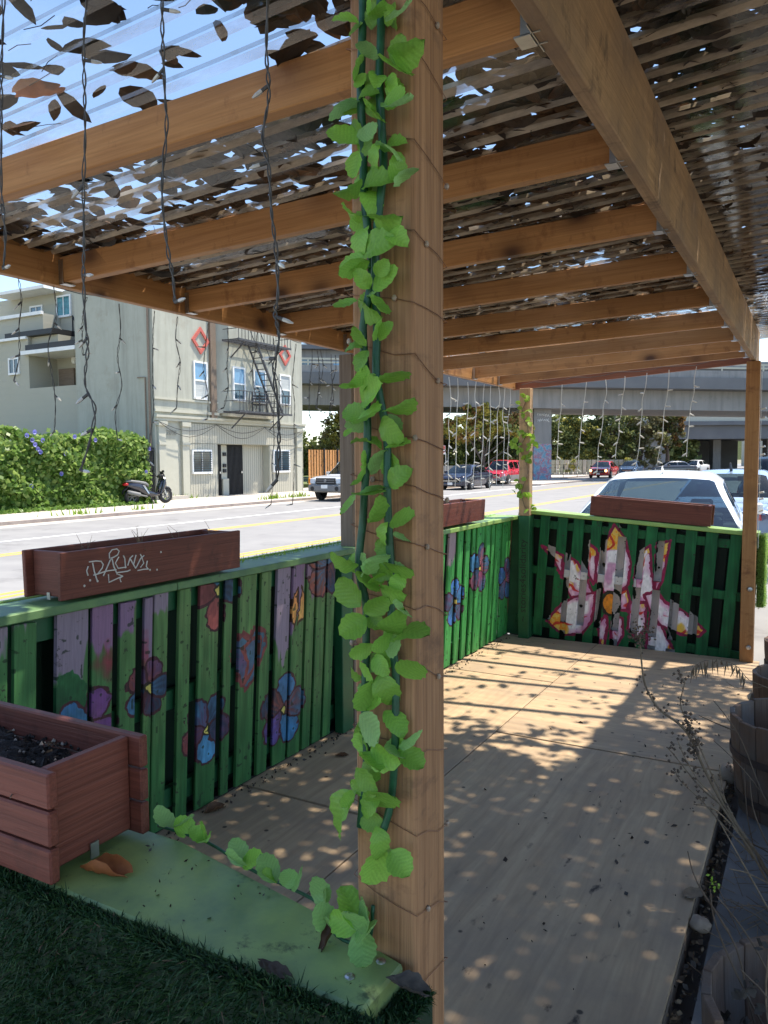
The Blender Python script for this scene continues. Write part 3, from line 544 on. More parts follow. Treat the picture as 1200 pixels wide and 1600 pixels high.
# trees and shrubs
rn = random.Random(11)
tree('round golden green tree behind the dark parked sedan', (-23.0,57.5,-.05), 3.6,
     [((-24.6,57.0,4.0),(1.7,1.5,1.1)),((-22.6,58.2,4.5),(1.9,1.6,1.2)),((-20.9,59.3,4.2),(1.4,1.4,1.1)),((-23.6,57.6,5.2),(1.5,1.4,.8)),((-26.4,56.3,4.3),(1.2,1.2,1.0))], [MT['folC'],MT['folC'],MT['folB'],MT['folE']], 11000, .24, rn, .17, 9)
for i, (x, y, h, m, lab) in enumerate([(-30.5,62,5.5,'A','dark leafy tree behind the round golden tree'),(-26.0,66,6.0,'A','dark tall tree to the right behind the golden tree'),
      (-34.5,55,6.0,'D','olive leafed tree under the overpass beside the apartment building'),(-31.0,57.5,5.2,'B','bushy green tree seen left of the wrapped post')]):
    ms = {'A':[MT['folA'],MT['folA'],MT['folB']],'B':[MT['folB'],MT['folA']],'D':[MT['folD'],MT['folB'],MT['folC']]}[m]
    tree(lab, (x,y,-.05), h*.6, [((x,y,h*.62),(2.6,2.2,h*.36)),((x-1.5,y+.4,h*.45),(1.8,1.6,h*.3)),((x+1.6,y+.5,h*.42),(1.9,1.6,h*.33)),((x+.3,y-.4,h*.25),(2.6,1.5,h*.22))], ms, 7500, .3, rn, .25, 5)
t = tree('tall brown green eucalyptus rising behind the concrete overpass left of its post', (-41.5,66,-.05), 10, [((-42.5,66,11.5),(2.2,2,1.8)),((-40.2,67,10.2),(2,2,2.2)),((-42,66,8.5),(2.4,2,1.5))], [MT['folD'],MT['folB'],MT['folD']], 3500, .34, rn, .4, 7)
for i, (x, y, h, w_, m, lab) in enumerate([(-25.5,83,8.0,2.6,'AB','dark tree just right of the painted overpass column'),(-22.6,85,8.5,2.7,'BC','yellow green leafy tree beyond the red car'),(-19.6,86,8.3,2.6,'AB','dense dark green tree in the middle of the row beyond the cars'),
      (-16.7,88,8.2,2.5,'D','greyish olive tree beyond the blue car'),(-14.4,90,9.0,2.1,'DE','drooping tree with orange tinged leaf tips beside the underpass'),(-27.8,82,7.5,2.5,'A','dark tree hidden partly by the painted column')]):
    ms = {'AB':[MT['folA'],MT['folB'],MT['folA']],'BC':[MT['folB'],MT['folC'],MT['folA']],'D':[MT['folD'],MT['folD'],MT['folB']],'DE':[MT['folD'],MT['folE'],MT['folB']],'A':[MT['folA']]}[m]
    bl = [((x,y,h*.7),(w_*.75,w_*.7,h*.26)),((x-.5*w_,y,h*.45),(w_*.6,w_*.6,h*.25)),((x+.5*w_,y+.3,h*.42),(w_*.6,w_*.6,h*.27)),((x,y-.5,h*.2),(w_*.8,w_*.5,h*.18))]
    if m == 'DE': bl = [((x,y,h*.75),(1.3,1.4,h*.22)),((x+.9,y,h*.58),(.9,.9,h*.22)),((x+1.2,y,h*.47),(.6,.7,h*.14)),((x-.6,y,h*.5),(.9,.9,h*.3))]
    tree(lab, (x,y,-.05), h*.62, bl, ms, 7500, .34, rn, .28, 6)
for x, y, z, r_ in ((-22.2,80,.9,.7),(-16.9,82,.9,.8),(-19.0,81,.6,.6)):
    s_ = thing('shrub', {-22.2:'small light green shrub in front of the pale fence right of the red car',-16.9:'round light shrub between the blue car and the dark sedan',-19.0:'low shrub behind the red car on the lawn'}[x], 'shrub', (x,y,-.05)); crown('leaves', [MT['folC'],MT['folB']], [((x,y,z),(r_,r_,r_))], 500, .2, s_, rn)
shade_tree = tree('unseen street tree added over the right pavement to shade the near end of the deck', (2.6,2.4,-.04), 5.6, [((.8,2.4,7.6),(1.7,1.4,.9)),((2.2,3.1,8.2),(1.4,1.3,.9)),((2.3,1.5,7.8),(1.4,1.2,.8)),((-.1,2.2,7.3),(1.2,1.0,.7))], [MT['ivy'],MT['folB']], 5200, .17, rn, .13, 8)  # out-of-view tree added to shade the near end of the deck
rt = tree('leafy green street tree on the right pavement behind the far post', (1.9,14.5,-.04), 3.0, [((.5,13.6,3.3),(1.0,1.0,.9)),((1.4,14.6,4.2),(1.3,1.3,1.0)),((1.0,13.4,2.7),(.7,.7,.5))], [MT['ivy'],MT['ivy2']], 2600, .15, rn, .12, 5)

# ------------------------------------------------------------ low walls, fences and sign behind the far cars
MB().rect(-30,-21.0,52.2,52.5,-.05,1.15).ob('low_wall', MT['concrete']); tag(bpy.data.objects['low_wall'], 'low grey concrete wall behind the dark parked sedan', 'wall')
pf = thing('pale_fence', 'pale board fence on the lawn behind the red car', 'fence', (-21,78,-.05))
for i in range(26): MB().rect(-27+i*.42,-26.6+i*.42,77.5+i*.2,77.56+i*.2,-.05,1.5).ob('fence_board', MT['stucco'] if i%2 else MT['side'], pf)
rf = thing('wire_fence', 'thin wire fence on grey posts along the lawn near the painted column', 'fence', (-22,66,-.05))
for i in range(9): MB().tube([(-27.5+i*1.1,64.5+i*.6,-.05),(-27.5+i*1.1,64.5+i*.6,1.1)],.03,5).ob('fence_post', MT['steel'], rf)
w_ = MB(); 
for z in (.2,.5,.8,1.08): w_.tube([(-27.5,64.5,z),(-18.7,69.3,z)],.012,4)
w_.ob('wire', MT['steel'], rf)
sp = thing('parking_sign', 'small white and red parking sign on a grey pole beside the dark sedan', 'sign', (-23.4,50.5,-.05))
MB().tube([(-23.15,50.6,-.05),(-23.15,50.6,2.05)],.035,6).ob('pole', MT['metal'], sp)
fr_ = Vector((math.sin(YAW),-math.cos(YAW),0)); rt_ = Vector((math.cos(YAW),math.sin(YAW),0))
def plate(name, c, w, h, t, mat, parent): 
    c = Vector(c); m = face_m(c, rt_, (0,0,1)); mb = MB().rect(-w/2,w/2,-h/2,h/2,-t/2,t/2); return link(name, mb.mesh(name, mat), parent, m)
plate('sign_plate', (-23.35,50.45,2.3), .46, .62, .02, MT['white'], sp)
plate('red_band', (-23.35,50.43,2.47), .44, .22, .024, MT['red'], sp); plate('red_band', (-23.35,50.43,2.2), .36, .05, .024, MT['red'], sp); plate('red_band', (-23.35,50.43,2.1), .36, .05, .024, MT['red'], sp)
up = thing('utility_pole', 'pale slender utility pole beside the rust brown gate', 'pole', (-24.0,39.8,ZS)); MB().tube([(-24.0,39.8,ZS),(-24.0,39.8,5.6)],[.16,.12],8).ob('pole', MT['greywood'], up)

# ------------------------------------------------------------ motorway overpasses
def op(t, d=0, z=0):                       # point on the lower viaduct axis: t metres along, d metres behind
    return Vector((-34.95,49.8,0))+Vector((.8737,.4865,0))*t+Vector((-.4865,.8737,0))*d+Vector((0,0,z-.0208*t))
def slab(mb, t0, t1, d0, d1, z0, z1):
    P = [op(t0,d0,z0),op(t1,d0,z0),op(t1,d1,z0),op(t0,d1,z0),op(t0,d0,z1),op(t1,d0,z1),op(t1,d1,z1),op(t0,d1,z1)]
    return mb.add(P, [(0,3,2,1),(4,5,6,7),(0,1,5,4),(1,2,6,5),(2,3,7,6),(3,0,4,7)])
ov = thing('motorway_overpass', 'long grey concrete motorway overpass crossing the street on a painted column', 'overpass', tuple(op(18,6,-.05+.37)))
slab(MB(), -70,90,1.0,9,6.02,7.55).ob('girder', MT['concrete'], ov)
slab(MB(), -70,90,-.4,10.4,7.57,8.45).ob('deck_edge', MT['concrete_d'], ov)
slab(MB(), -70,90,-.3,.0,8.46,9.0).ob('parapet', MT['concrete'], ov)
rl = MB()
for z in (9.15,9.42): slab(rl, -70,90,-.28,-.2,z,z+.13)
for i in range(50): slab(rl, -70+i*3.2,-69.9+i*3.2,-.3,-.22,8.95,9.5)
rl.ob('railing', MT['trim'], ov)
cm, nt_, bs_, _ = nodes('column_mural')
v_ = coords(nt_, (1,1,1), False); n1 = noise(nt_, v_, 2.2, 6, .6, 1.2); n2 = noise(nt_, v_, 5, 4)
colr = ramp(nt_, n1, [(.30,(.08,.2,.3)),(.42,(.14,.32,.42)),(.5,(.3,.34,.4)),(.56,(.46,.13,.15)),(.64,(.16,.2,.36)),(.75,(.4,.38,.36))])
nt_.links.new(mix(nt_, ramp(nt_, n2, [(.5,(0,0,0)),(.62,(1,1,1))]), colr, (.2,.22,.28)), bs_.inputs['Base Color']); bs_.inputs['Roughness'].default_value = .8
def column(t, d, w, z0, z1, parent, mural=False):
    c = MB(); slab(c, t, t+w, d, d+w*1.3, z0, z1); o = c.ob('column', MT['concrete'], parent)
    if mural:
        g = MB(); slab(g, t-.012, t+w+.012, d-.012, d+w*1.3, -.05+.0208*t, 2.85+.0208*t); g.ob('graffiti_mural', cm, o)
        sq = MB()
        for row in range(2):
            pts = [op(t+.25+.95*k/22+.04*math.sin(k*2.6),d-.03,5.15-.42*row+.0208*t+.15*math.sin(k*1.9+row)*(1 if k%3 else .4)) for k in range(23)]
            sq.tube(pts,.022,4)
        sq.ob('graffiti_lettering', MT['white'], o)
    return o
column(18.35,1.9,1.42,-.1,6.3,ov,True); column(-16,2.2,1.6,-.1,7,ov); column(52,2.2,1.6,-.3,6.6,ov)
# second viaduct further back, lower, with the dark underpass below it
o2 = thing('second_overpass', 'lower grey overpass further back with a dark underpass below', 'overpass', (-6,104,-.05))
def q2(mb, t0, t1, d0, d1, z0, z1):
    B0 = Vector((-17.9,99.2,0)); X = Vector((.8737,.4865,0)); Y = Vector((-.4865,.8737,0))
    P = [B0+X*a+Y*c+Vector((0,0,e)) for e in (z0,z1) for a, c in ((t0,d0),(t1,d0),(t1,d1),(t0,d1))]
    return mb.add(P, [(0,3,2,1),(4,5,6,7),(0,1,5,4),(1,2,6,5),(2,3,7,6),(3,0,4,7)])
q2(MB(),-3,60,0,14,3.95,5.6).ob('girder', MT['concrete_d'], o2); q2(MB(),-3,60,-.5,14,5.62,6.1).ob('deck_edge', MT['concrete_d'], o2)
q2(MB(),-3,60,-.4,-.3,6.1,6.9).ob('railing', MT['trim'], o2)
q2(MB(),-3,2.6,.5,14,-.3,3.94).ob('abutment', MT['concrete'], o2)
q2(MB(),2.7,15.5,10,13.9,-.3,3.9).ob('underpass_wall', MT['concrete_d'], o2)
for t in (9.6,16.5): q2(MB(),t,t+1.0,4,5.2,-.2,3.94).ob('column', MT['concrete'], o2)
q2(MB(),22,60,10,13,-.3,3.9).ob('underpass_wall', MT['concrete_d'], o2)
# tall columns and the upper deck
o3 = thing('upper_overpass', 'highest overpass deck standing on tall grey columns in the distance', 'overpass', (-4,125,-.05))
q2(MB(),-14,80,24,36,13.0,15.2).ob('deck', MT['concrete_d'], o3); q2(MB(),-14,80,23.7,36.2,15.22,16.2).ob('parapet', MT['concrete'], o3)
for t in (1.0,3.4,8.2,25,45): q2(MB(),t,t+1.35,26,28,-.2,12.98).ob('column', MT['concrete'], o3)
q2(MB(),2.5,26,24.5,35,9.2,10.4).ob('cross_beam', MT['stucco'], o3)
o4 = thing('rail_station_bridge', 'blue grey elevated station deck with windows beyond the left part of the overpass', 'bridge', (-42,64,-.05))
def q4(mb, a, c, e): return slab(mb, a[0],a[1],c[0],c[1],e[0],e[1])
q4(MB(),(-9,9),(12,18),(9.0,9.6)).ob('deck', MT['concrete_d'], o4); q4(MB(),(-7,9),(12.4,18),(10.0,11.9)).ob('wall', MT['concrete'], o4); q4(MB(),(-9,10),(11.5,19),(11.9,12.3)).ob('roof', MT['concrete_d'], o4)
q4(MB(),(-1.5,-.6),(12.35,12.5),(10.2,11.0)).ob('window', MT['glass_w'], o4); q4(MB(),(1.6,4.8),(12.35,12.5),(9.9,10.9)).ob('window', GB, o4)
for t in (-6,6): q4(MB(),(t,t+1),(14,15.5),(-.1,10.1)).ob('column', MT['concrete'], o4)
# pale building seen through the underpass
pb = thing('pale_building', 'pale sunlit building with a green door seen through the underpass', 'building', (-6,175,-.1))
MB().rect(-13.5,14,178,188,-.3,7).ob('wall', MT['stucco'], pb)
for x in (-12,-6,-1): MB().rect(x,x+1.6,177.9,178.0,1.2,3.4).ob('window', MT['glass_w'], pb)
MB().rect(-9.3,-7.9,177.85,178.0,2.2,4.4).ob('green_awning', M('green_sign',(.08,.42,.32),rough=.5), pb)
rn = random.Random(5); wd_ = MB()
for i in range(9000):
    t = rn.uniform(-14,36); x, y, _ = op(t, 24+rn.uniform(-1.5,1.5)); top = 5.6+1.2*math.sin(t*.7)+.8*math.sin(t*1.9)
    if t > 22: x += 2; y += 16
    wd_.m = rn.choice((0,0,0,1)); quadleaf(wd_, Vector((x,y,rn.uniform(-.1,1)*top*rn.uniform(.6,1)+.2)), rn.uniform(.4,.9), rn, .8)
tag(wd_.ob('woods', [MT['folA'],MT['folB']], fixn=False), 'dark mass of trees and undergrowth beyond the overpass', 'woods', kind='stuff')
hl = MB()
for i in range(40):
    a0, a1 = math.pi*i/40, math.pi*(i+1)/40
    f = lambda a: (850*math.cos(a), 850*math.sin(a)); h = lambda a: 16+9*math.sin(a*5)+6*math.sin(a*11+1)
    (xa,ya),(xb,yb) = f(a0), f(a1); hl.add([(xa,ya,-1),(xb,yb,-1),(xb*1.02,yb*1.02,h(a1)),(xa*1.02,ya*1.02,h(a0)),(xb*1.2,yb*1.2,-1),(xa*1.2,ya*1.2,-1)], [(0,1,2,3),(3,2,4,5)])
struct(hl.ob('distant_hills', MT['folA']))
# ------------------------------------------------------------ vehicles
def interp(tab, x):
    for (a, u), (b, v) in zip(tab, tab[1:]):
        if a <= x <= b:
            t = (x-a)/(b-a) if b > a else 0; t = t*t*(3-2*t) if False else t
            return u+(v-u)*t
    return tab[0][1] if x < tab[0][0] else tab[-1][1]
def cr(tab, x):                              # smooth (Catmull-Rom) curve through a table
    n = len(tab)
    for i in range(n-1):
        if tab[i][0] <= x <= tab[i+1][0]:
            t = (x-tab[i][0])/(tab[i+1][0]-tab[i][0]); p1, p2 = tab[i][1], tab[i+1][1]
            h = tab[i+1][0]-tab[i][0]
            m1 = (p2-tab[i-1][1])/(tab[i+1][0]-tab[i-1][0])*h if i > 0 else (p2-p1)*.6
            m2 = (tab[i+2][1]-p1)/(tab[i+2][0]-tab[i][0])*h if i+2 < n else (p2-p1)*.6
            return (2*t**3-3*t*t+1)*p1+(t**3-2*t*t+t)*m1+(-2*t**3+3*t*t)*p2+(t**3-t*t)*m2
    return tab[0][1] if x < tab[0][0] else tab[-1][1]
def paint(name, c, rough=.25, metal=.0):
    m, nt, b, out = nodes(name); v = coords(nt, (1,1,1), False); f = noise(nt, v, 1.5, 8)
    nt.links.new(mix(nt, f, tuple(x*.9 for x in c), c), b.inputs['Base Color']); b.inputs['Roughness'].default_value = rough
    b.inputs['Metallic'].default_value = metal; b.inputs['Coat Weight'].default_value = .7; b.inputs['Coat Roughness'].default_value = .05
    return m
MT['lamp_glass'] = M('lamp_glass', (.62,.68,.75), (.45,.5,.56), rough=.1, spec=.9, scale=9)
MT['amber'] = M('amber_lens', (.75,.3,.03), (.6,.2,.02), rough=.2); MT['redlens'] = M('red_lens', (.5,.02,.02), (.35,.01,.01), rough=.2)
MT['grey_plastic'] = M('grey_cladding', (.20,.20,.195), (.16,.16,.16), rough=.6)
MT['seat'] = M('car_seat', (.10,.095,.09), (.07,.07,.065), rough=.8)
def car(name, label, cat, loc, rot, L, Wd, top, belt, pm, wb, wr, ground=.2, windows=((.3,.8),), group=None, lower=None, glass=None, detail=2, pillars=(), front='bar', inset=.24, endw=None):
    """lofted body; local +X is the front, car centred on its length.  top / belt: height tables over x"""
    t = thing(name, label, cat, loc, group); w0 = Wd/2; h = L/2
    wt = endw or [(-h,.80),(-h+.12,.92),(-h+.5,.985),(0,1),(h-.6,.98),(h-.16,.9),(h,.74)]
    wt = [(a, b*w0) for a, b in wt]
    xs = sorted(set([-h,-h+.03,-h+.08,-h+.15]+[-h+.15+(L-.3)*i/46 for i in range(47)]+[h-.15,h-.08,h-.03,h]+[x for wn_ in windows for x in wn_]+list(pillars)))
    NR = 15
    def ring(x):
        w = cr(wt, x); zb = ground+.04*(abs(x)>h-.3); ze = cr(belt, x); zt = max(interp(top, x), ze+.012); hh = zt-ze
        k = min(1, hh/.35); e = max(0, 1-(h-abs(x))/.12); ze -= .10*e*e; zt -= .12*e*e
        yi = w*.955-inset*min(hh/.5,1.0)
        P = [(0,zb),(w*.8,zb),(w*.965,zb+.05),(w,zb+.22*(ze-zb)),(w,zb+.55*(ze-zb)),(w*.985,ze-.09),(w*.955,ze-.015),(w*.93,ze+.005)]
        P += [((w*.93)*(1-s)+yi*s, ze+.005+(hh-.03)*s) for s in (.12,.5,.88)] if hh > .06 else [(w*.93-.03*s, ze+.005+hh*.3*s) for s in (1,2,3)]
        P += [(yi-.05*k-.02,zt-.008),(yi*.8,zt+.012*k),(yi*.4,zt+.028*k),(0,zt+.034*k)]
        return P
    B = {}; verts = []; rings = []
    for x in xs:
        rr = ring(x); idx = []
        for y, z in rr: idx.append(len(verts)); verts.append((x,y,z))
        idx2 = [idx[0]]+[None]*(NR-2)+[idx[-1]]
        for j in range(1, NR-1): idx2[j] = len(verts); verts.append((x,-rr[j][0],rr[j][1]))
        rings.append((idx, idx2))
    groups = {'body': [], 'under': []}
    def put(g, f): groups.setdefault(g, []).append(f)
    for i in range(len(xs)-1):
        xm = (xs[i]+xs[i+1])/2; hh0 = interp(top, xm)-cr(belt, xm)
        slope = abs(interp(top, xs[i+1])-interp(top, xs[i]))/(xs[i+1]-xs[i])
        for side in (0, 1):
            a, b = rings[i][side], rings[i+1][side]
            for j in range(NR-1):
                f = (a[j+1],b[j+1],b[j],a[j]) if side == 0 else (a[j],b[j],b[j+1],a[j+1]); g = 'body'
                if j == 0: g = 'under'
                elif lower and j in (1,2,3): g = 'lower'
                elif 8 <= j <= 9 and hh0 > .18 and any(w_[0] < xm < w_[1] for w_ in windows) and not any(abs(xm-p_) < .045 for p_ in pillars):
                    k = [q for q, w_ in enumerate(windows) if w_[0] < xm < w_[1]][0]; g = 'window%d%d' % (side, k+sum(1 for p_ in pillars if p_ < xm))
                elif j >= 11 and hh0 > .05 and slope > .22: g = 'windscreen' if xm > 0 else 'rear_window'
                put(g, f)
    for e_, sgn in ((0,1),(-1,-1)):
        a, b = rings[e_]
        for j in range(NR-1):
            f = (a[j],a[j+1],b[j+1],b[j]); f = tuple(dict.fromkeys(f)); put('body', f if sgn > 0 else tuple(reversed(f)))
    Mx = Matrix.Translation(loc) @ Matrix.Rotation(rot, 4, 'Z')
    def part(nm, faces, mat, smooth=True):
        used = sorted({i for f in faces for i in f}); mp = {v:k for k, v in enumerate(used)}
        me = bpy.data.meshes.new(nm); me.from_pydata([verts[i] for i in used], [], [[mp[i] for i in f] for f in faces]); me.materials.append(mat)
        if smooth: me.polygons.foreach_set('use_smooth', [True]*len(me.polygons))
        return link(nm, me, t, Mx)
    gl = glass or MT['carglass']
    for g, fs in groups.items():
        if g == 'under': part('underside', fs, MT['black'])
        elif g == 'body': part('body', fs, pm)
        elif g == 'lower': part('lower_body', fs, lower)
        elif g.startswith('window'): part('side_window', fs, gl)
        else: part(g, fs, gl)
    def loc_ob(nm, mb, mat, par=None, smooth=False, bevel=0): return link(nm, mb.mesh(nm, mat, smooth, bevel), par or t, Mx)
    for xw in wb:
        for s_ in (1,-1):
            y = s_*(w0-.055)
            ty = loc_ob('wheel', MB().lathe([(wr*.62,-.1),(wr*.93,-.105),(wr,-.07),(wr,.07),(wr*.93,.105),(wr*.62,.1)],18,(xw,y,wr),'y'), MT['rubber'], None, True)
            rb = MB(); rb.lathe([(.001,s_*.075),(wr*.2,s_*.085),(wr*.22,s_*.05),(wr*.6,s_*.06),(wr*.64,s_*.1)],14,(xw,y,wr),'y')
            for k in range(5):
                a = k*2*math.pi/5; rb.bar((xw+wr*.15*math.cos(a),y+s_*.085,wr+wr*.15*math.sin(a)),(xw+wr*.6*math.cos(a),y+s_*.09,wr+wr*.6*math.sin(a)),.07,.03,(0,1,0))
            loc_ob('rim', rb, MT['chrome'], ty)
            if detail > 1:
                ar = MB(); pts = [(xw+wr*1.17*math.cos(q), s_*(w0-.02), wr+wr*1.17*math.sin(q)) for q in [math.pi*(k/12*1.1-.05) for k in range(13)]]; ar.prism(pts, (0,s_*.03,0)); loc_ob('wheel_arch', ar, MT['black'])
    zf = cr(belt, h-.05)
    for s_ in (1,-1):
        hb = MB().prism([(h-.30,s_*w0*.93,zf-.22),(h-.02,s_*w0*.62,zf-.24),(h-.05,s_*w0*.60,zf-.09),(h-.34,s_*w0*.94,zf-.06)], (.045,s_*.03,0)); loc_ob('headlight', hb, MT['lamp_glass'])
        zr = cr(belt, -h+.05); tb = MB().prism([(-h+.26,s_*w0*.93,zr-.22),(-h+.0,s_*w0*.6,zr-.22),(-h+.02,s_*w0*.6,zr-.09),(-h+.26,s_*w0*.94,zr-.09)], (-.03,s_*.025,0)); loc_ob('tail_light', tb, MT['redlens'])
        xm_ = [a for a, b in top if b > belt[len(belt)//2][1]+.05]; xmir = windows[-1][1]-.12
        mb = MB().rect(xmir-.09,xmir+.08,min(s_*(w0-.02),s_*(w0+.17)),max(s_*(w0-.02),s_*(w0+.17)),cr(belt,xmir)+.02,cr(belt,xmir)+.16); loc_ob('mirror', mb, pm if detail > 1 else MT['black'], None, False, .02)
        if detail > 1:
            for w_ in windows: loc_ob('door_handle', MB().rect(w_[0]+.15,w_[0]+.33,min(s_*w0*.98,s_*(w0+.03)),max(s_*w0*.98,s_*(w0+.03)),cr(belt,0)-.14,cr(belt,0)-.10), pm)
    g = MB(); g.rect(h-.03,h+.012,-w0*.5,w0*.5,zf-.27,zf-.10); loc_ob('grille', g, MT['black'])
    if front == 'bar':
        for dz in (-.22,-.17): loc_ob('grille_bar', MB().rect(h+.008,h+.02,-w0*.48,w0*.48,zf+dz,zf+dz+.02), MT['chrome'])
    loc_ob('bumper', MB().rect(h-.10,h+.05,-w0*.78,w0*.78,ground+.05,ground+.2), lower or pm, None, False, .03)
    loc_ob('bumper', MB().rect(-h-.05,-h+.1,-w0*.8,w0*.8,ground+.06,ground+.22), lower or pm, None, False, .03)
    loc_ob('licence_plate', MB().rect(h+.05,h+.062,-.15,.15,ground+.1,ground+.25), MT['white']); loc_ob('licence_plate', MB().rect(-h-.065,-h-.05,-.15,.15,ground+.12,ground+.27), MT['white'])
    # interior
    it = MB()
    c0 = [a for a, b in top if b > 1.25*belt[1][1]]; xa = min(c0) if c0 else -1; xb = max(c0) if c0 else .6
    for xx in (xb-.65, xa+.15):
        for s_ in (1,-1): it.rect(xx-.28,xx+.25,s_*w0*.45-.24,s_*w0*.45+.24,ground+.2,ground+.42); it.rect(xx-.36,xx-.24,s_*w0*.45-.23,s_*w0*.45+.23,ground+.4,ground+.92); it.rect(xx-.35,xx-.27,s_*w0*.45-.12,s_*w0*.45+.12,ground+.94,ground+1.08)
    it.rect(xb-.1,xb+.5,-w0*.85,w0*.85,ground+.5,ground+.72); loc_ob('seats', it, MT['seat'], None, False, .02)
    sw = MB(); cx_ = xb-.18; cy_ = w0*.42; sw.tube([(cx_+.05*math.sin(a),cy_+.18*math.cos(a),ground+.78+.18*math.sin(a)) for a in [2*math.pi*k/20 for k in range(21)]],.014,6); sw.bar((cx_,cy_-.17,ground+.78),(cx_,cy_+.17,ground+.78),.03,.02); loc_ob('steering_wheel', sw, MT['black'])
    return t, loc_ob
def sedan(L=4.7, hgt=1.43, bl=.92):
    h = L/2
    top = [(-h,bl-.06),(-h+.75,bl+.015),(-h+1.28,hgt-.07),(-h+1.7,hgt),(-h+2.5,hgt+.005),(-h+2.95,hgt-.06),(-h+3.72,bl+.01),(h,bl-.16)]
    belt = [(-h,bl-.05),(-h+.3,bl),(-.3,bl),(h-1.0,bl-.03),(h-.3,bl-.13),(h,bl-.22)]
    return top, belt
def wagon(L=4.6, hgt=1.72, bl=1.05, hood=1.0):
    h = L/2
    top = [(-h,bl),(-h+.28,hgt-.08),(-h+.55,hgt),(-h+2.4,hgt),(-h+2.75,hgt-.05),(-h+3.35,bl+.01),(h,hood-.06)]
    belt = [(-h,bl-.06),(-h+.3,bl),(h-1.3,bl),(h-.35,hood-.04),(h,hood-.14)]
    return top, belt
UPS, DWN = R(90), R(-90)
# silver SUV across the street (facing us)
tp, bl_ = wagon(4.7,1.75,1.08,1.07)
t, lo = car('parked_suv', 'silver SUV with dark grey lower cladding parked nose toward us by the rust brown gate', 'SUV', (-18.25,29.95,ZR), DWN, 4.7, 1.82, tp, bl_, paint('silver_paint', (.66,.66,.65), .3, .3), (1.42,-1.4), .37, .36, ((-1.95,-1.2),(-1.1,-.25),(-.15,.75)), 'parked cars across the street', MT['grey_plastic'], detail=2, front='none',
    endw=[(-2.35,.93),(-2.1,.98),(0,1),(1.9,.99),(2.2,.95),(2.35,.86)])
lo('bumper', MB().rect(2.28,2.47,-.86,.86,.42,.72), MT['grey_plastic'], None, False, .05)
lo('grille', MB().rect(2.33,2.385,-.50,.50,.74,1.0), MT['black'], None, False, .01)
for z in (.80,.90): lo('grille_bar', MB().rect(2.385,2.40,-.46,.46,z,z+.03), MT['grey_plastic'])
lo('badge', MB().lathe([(.001,.02),(.06,.02),(.07,0)],12,(2.40,0,.88),'x'), MT['grey_plastic'])
for s_ in (1,-1):
    lo('headlight', MB().rect(2.28,2.395,min(s_*.53,s_*.78),max(s_*.53,s_*.78),.76,.98), MT['lamp_glass'], None, False, .02)
    lo('turn_signal', MB().rect(2.2,2.37,min(s_*.785,s_*.9),max(s_*.785,s_*.9),.78,.98), MT['amber'], None, False, .02)
    lo('fog_lamp', MB().lathe([(.001,.01),(.09,.01),(.1,-.01)],14,(2.475,s_*.62,.55),'x'), MT['black'])
lo('licence_plate', MB().rect(2.47,2.485,-.16,.16,.56,.71), MT['white'])
# dark sedan
tp, bl_ = sedan(4.75,1.44,.93)
car('parked_sedan', 'dark navy sedan parked across the street behind the parking sign', 'car', (-18.25,42.9,ZR), DWN, 4.75, 1.8, tp, bl_, paint('navy_paint', (.022,.024,.045), .2, .2), (1.4,-1.35), .33, .2, ((-1.35,-.35),(-.25,.95)), 'parked cars across the street', glass=MT['carglass'])
tp, bl_ = wagon(4.4,1.68,1.02,.98)
car('parked_suv', 'bright red SUV with dark bumper parked beyond the navy sedan', 'SUV', (-18.75,50.4,ZR), DWN, 4.4, 1.8, tp, bl_, paint('red_paint', (.52,.025,.045), .25), (1.32,-1.3), .35, .3, ((-1.85,-1.1),(-1.0,-.2),(-.1,.7)), 'parked cars across the street', MT['grey_plastic'], detail=2)
tp, bl_ = sedan(4.5,1.5,.98)
t, lo = car('parked_car', 'bright red hatchback with glowing lights far down the street', 'car', (-17.0,72.3,ZR), DWN, 4.5, 1.85, tp, bl_, paint('red_paint_far', (.5,.03,.03), .25), (1.4,-1.35), .34, .22, ((-1.3,-.3),(-.2,.85)), None, detail=1)
lampm, nt_, bs_, _ = nodes('lit_lamp'); nt_.links.new(mix(nt_, noise(nt_, coords(nt_,(1,1,1),False), 3), (1,.42,.1), (1,.55,.2)), bs_.inputs['Emission Color']); bs_.inputs['Emission Strength'].default_value = 3
for s_ in (1,-1): lo('lit_lamp', MB().lathe([(.001,.03),(.10,.02),(.12,0)],10,(2.27,s_*.68,.68),'x'), lampm)
for nm, lab, x, y, rot, c in (('parked_car','blue hatchback parked right behind the far red car','%',0,DWN,0),):
    pass
tp, bl_ = sedan(4.6,1.5,.95)
car('parked_car', 'dark blue car parked between the far red car and the grey sedan', 'car', (-16.4,81.5,ZR), DWN, 4.6, 1.8, tp, bl_, paint('blue_paint', (.05,.09,.17), .25), (1.4,-1.35), .33, .22, ((-1.3,-.3),(-.2,.85)), None, detail=1)
tp, bl_ = sedan(4.8,1.45,.95)
car('parked_car', 'dark grey sedan seen side on in front of the underpass trees', 'car', (-13.2,86.5,ZR), R(-150), 4.8, 1.8, tp, bl_, paint('grey_paint', (.07,.08,.10), .25, .3), (1.4,-1.35), .33, .22, ((-1.3,-.3),(-.2,.85)), None, detail=1)
tp, bl_ = sedan(4.4,1.5,.95)
car('driving_car', 'small white car coming out of the dark underpass', 'car', (-12.3,98,ZR), R(-105), 4.4, 1.75, tp, bl_, paint('white_paint_far', (.75,.75,.74), .3), (1.3,-1.3), .33, .22, ((-1.3,-.3),(-.2,.85)), None, detail=1)
